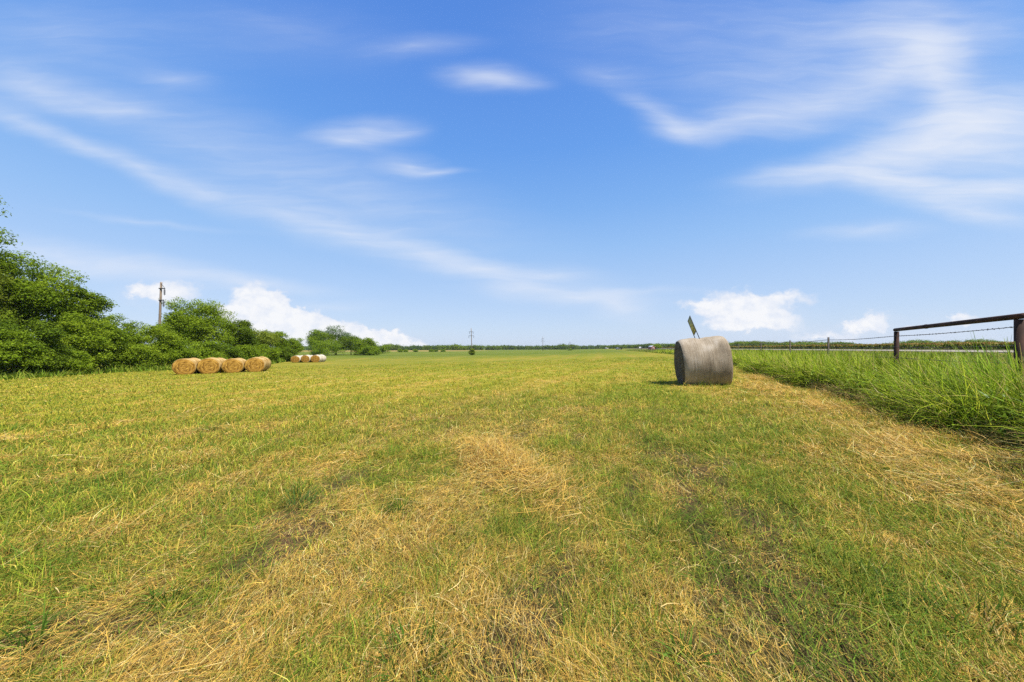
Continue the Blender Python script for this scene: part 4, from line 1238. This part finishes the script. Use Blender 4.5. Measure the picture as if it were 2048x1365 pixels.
car(1238, 236, 'distant pale grey parked vehicle at the field edge', flat_mat('silver_paint', (.30, .30, .31), .3, .3), R(20))
car(1280, 300, 'tiny white vehicle on the road left of the red shed', flat_mat('white_paint', (.5, .5, .5), .35), R(75))


def shed(px, Y, w, d, h, label, wall, roof, rz):
    X = at(px, Y); g = gz(X, Y)
    root = empty('small_shed', (X, Y, g), rz, label, 'shed')
    m = MB()
    V = [(-w / 2, -d / 2, -.2), (w / 2, -d / 2, -.2), (w / 2, d / 2, -.2), (-w / 2, d / 2, -.2), (-w / 2, -d / 2, h), (w / 2, -d / 2, h), (w / 2, d / 2, h), (-w / 2, d / 2, h), (0, -d / 2, h * 1.32), (0, d / 2, h * 1.32)]
    m.add(V, [[0, 1, 5, 4], [1, 2, 6, 5], [2, 3, 7, 6], [3, 0, 4, 7]], [[4, 5, 8], [6, 7, 9]]); m.build('wall', wall, root)
    m = MB(); e = .15
    for s_ in (-1, 1):
        a = np.array([s_ * (w / 2 + e), -d / 2 - e, h - e * .6]); b = np.array([0, -d / 2 - e, h * 1.32 + .03]); dy = np.array([0, d + 2 * e, 0]); t = np.array([0, 0, .07])
        V = [a, b, b + dy, a + dy, a + t, b + t, b + dy + t, a + dy + t]
        m.add(V, [[0, 1, 2, 3], [7, 6, 5, 4], [0, 4, 5, 1], [1, 5, 6, 2], [2, 6, 7, 3], [3, 7, 4, 0]])
    m.build('roof', roof, root)
    m = MB(); m.box((0, -d / 2 - .02, h * .42), (w * .32, .05, h * .84)); m.build('door', flat_mat('grey_door', (.25, .24, .24)), root)
    return root


shed(1303, 165, 2.3, 2.0, 1.35, 'small faded red shed beside the pale sapling', flat_mat('faded_red_boards', (.42, .17, .15), .8), flat_mat('grey_sheet_roof', (.42, .45, .46), .5), R(25))
shed(1213, 520, 4.5, 3.5, 1.6, 'tiny white shed far off at the end of the woods', flat_mat('white_boards', (.36, .35, .32), .7), flat_mat('pale_sheet_roof', (.45, .45, .43), .5), R(10))


# ------------------------------------------------------------------ summer haze
def haze():
    m = MB(); m.box((0, 4250, 7.0), (14400, 9800, 23.0))
    mt, nt = new_mat('thin_haze')
    v = N(nt, 'ShaderNodeVolumePrincipled'); v.inputs['Color'].default_value = (.86, .92, 1, 1); v.inputs['Density'].default_value = .00009; v.inputs['Anisotropy'].default_value = .2
    o = N(nt, 'ShaderNodeOutputMaterial'); nt.links.new(v.outputs[0], o.inputs['Volume'])
    mt.cycles.homogeneous_volume = True
    tag(m.build('haze', mt), kind='stuff', label='thin pale summer haze over the fields')


haze()


# ------------------------------------------------------------------ camera and view
cd = bpy.data.cameras.new('camera'); co = bpy.data.objects.new('camera', cd); COL.objects.link(co)
cd.sensor_width = 36; cd.lens = 12.0; cd.clip_start = .05; cd.clip_end = 30000
cd.shift_y = 14.5 / 2048
co.location = (0, 0, CAMH + G0 * 0); co.rotation_euler = (R(90), 0, 0)
S.camera = co
S.render.engine = 'CYCLES'
S.view_settings.view_transform = 'Standard'; S.view_settings.look = 'None'; S.view_settings.exposure = EXPO; S.view_settings.gamma = 1
S.cycles.max_bounces = 6; S.cycles.transparent_max_bounces = 4; S.cycles.diffuse_bounces = 4; S.cycles.glossy_bounces = 2; S.cycles.transmission_bounces = 3
S.cycles.use_denoising = False; S.cycles.denoiser = 'OPENIMAGEDENOISE'; S.cycles.denoising_input_passes = 'RGB_ALBEDO_NORMAL'; S.cycles.denoising_prefilter = 'ACCURATE'
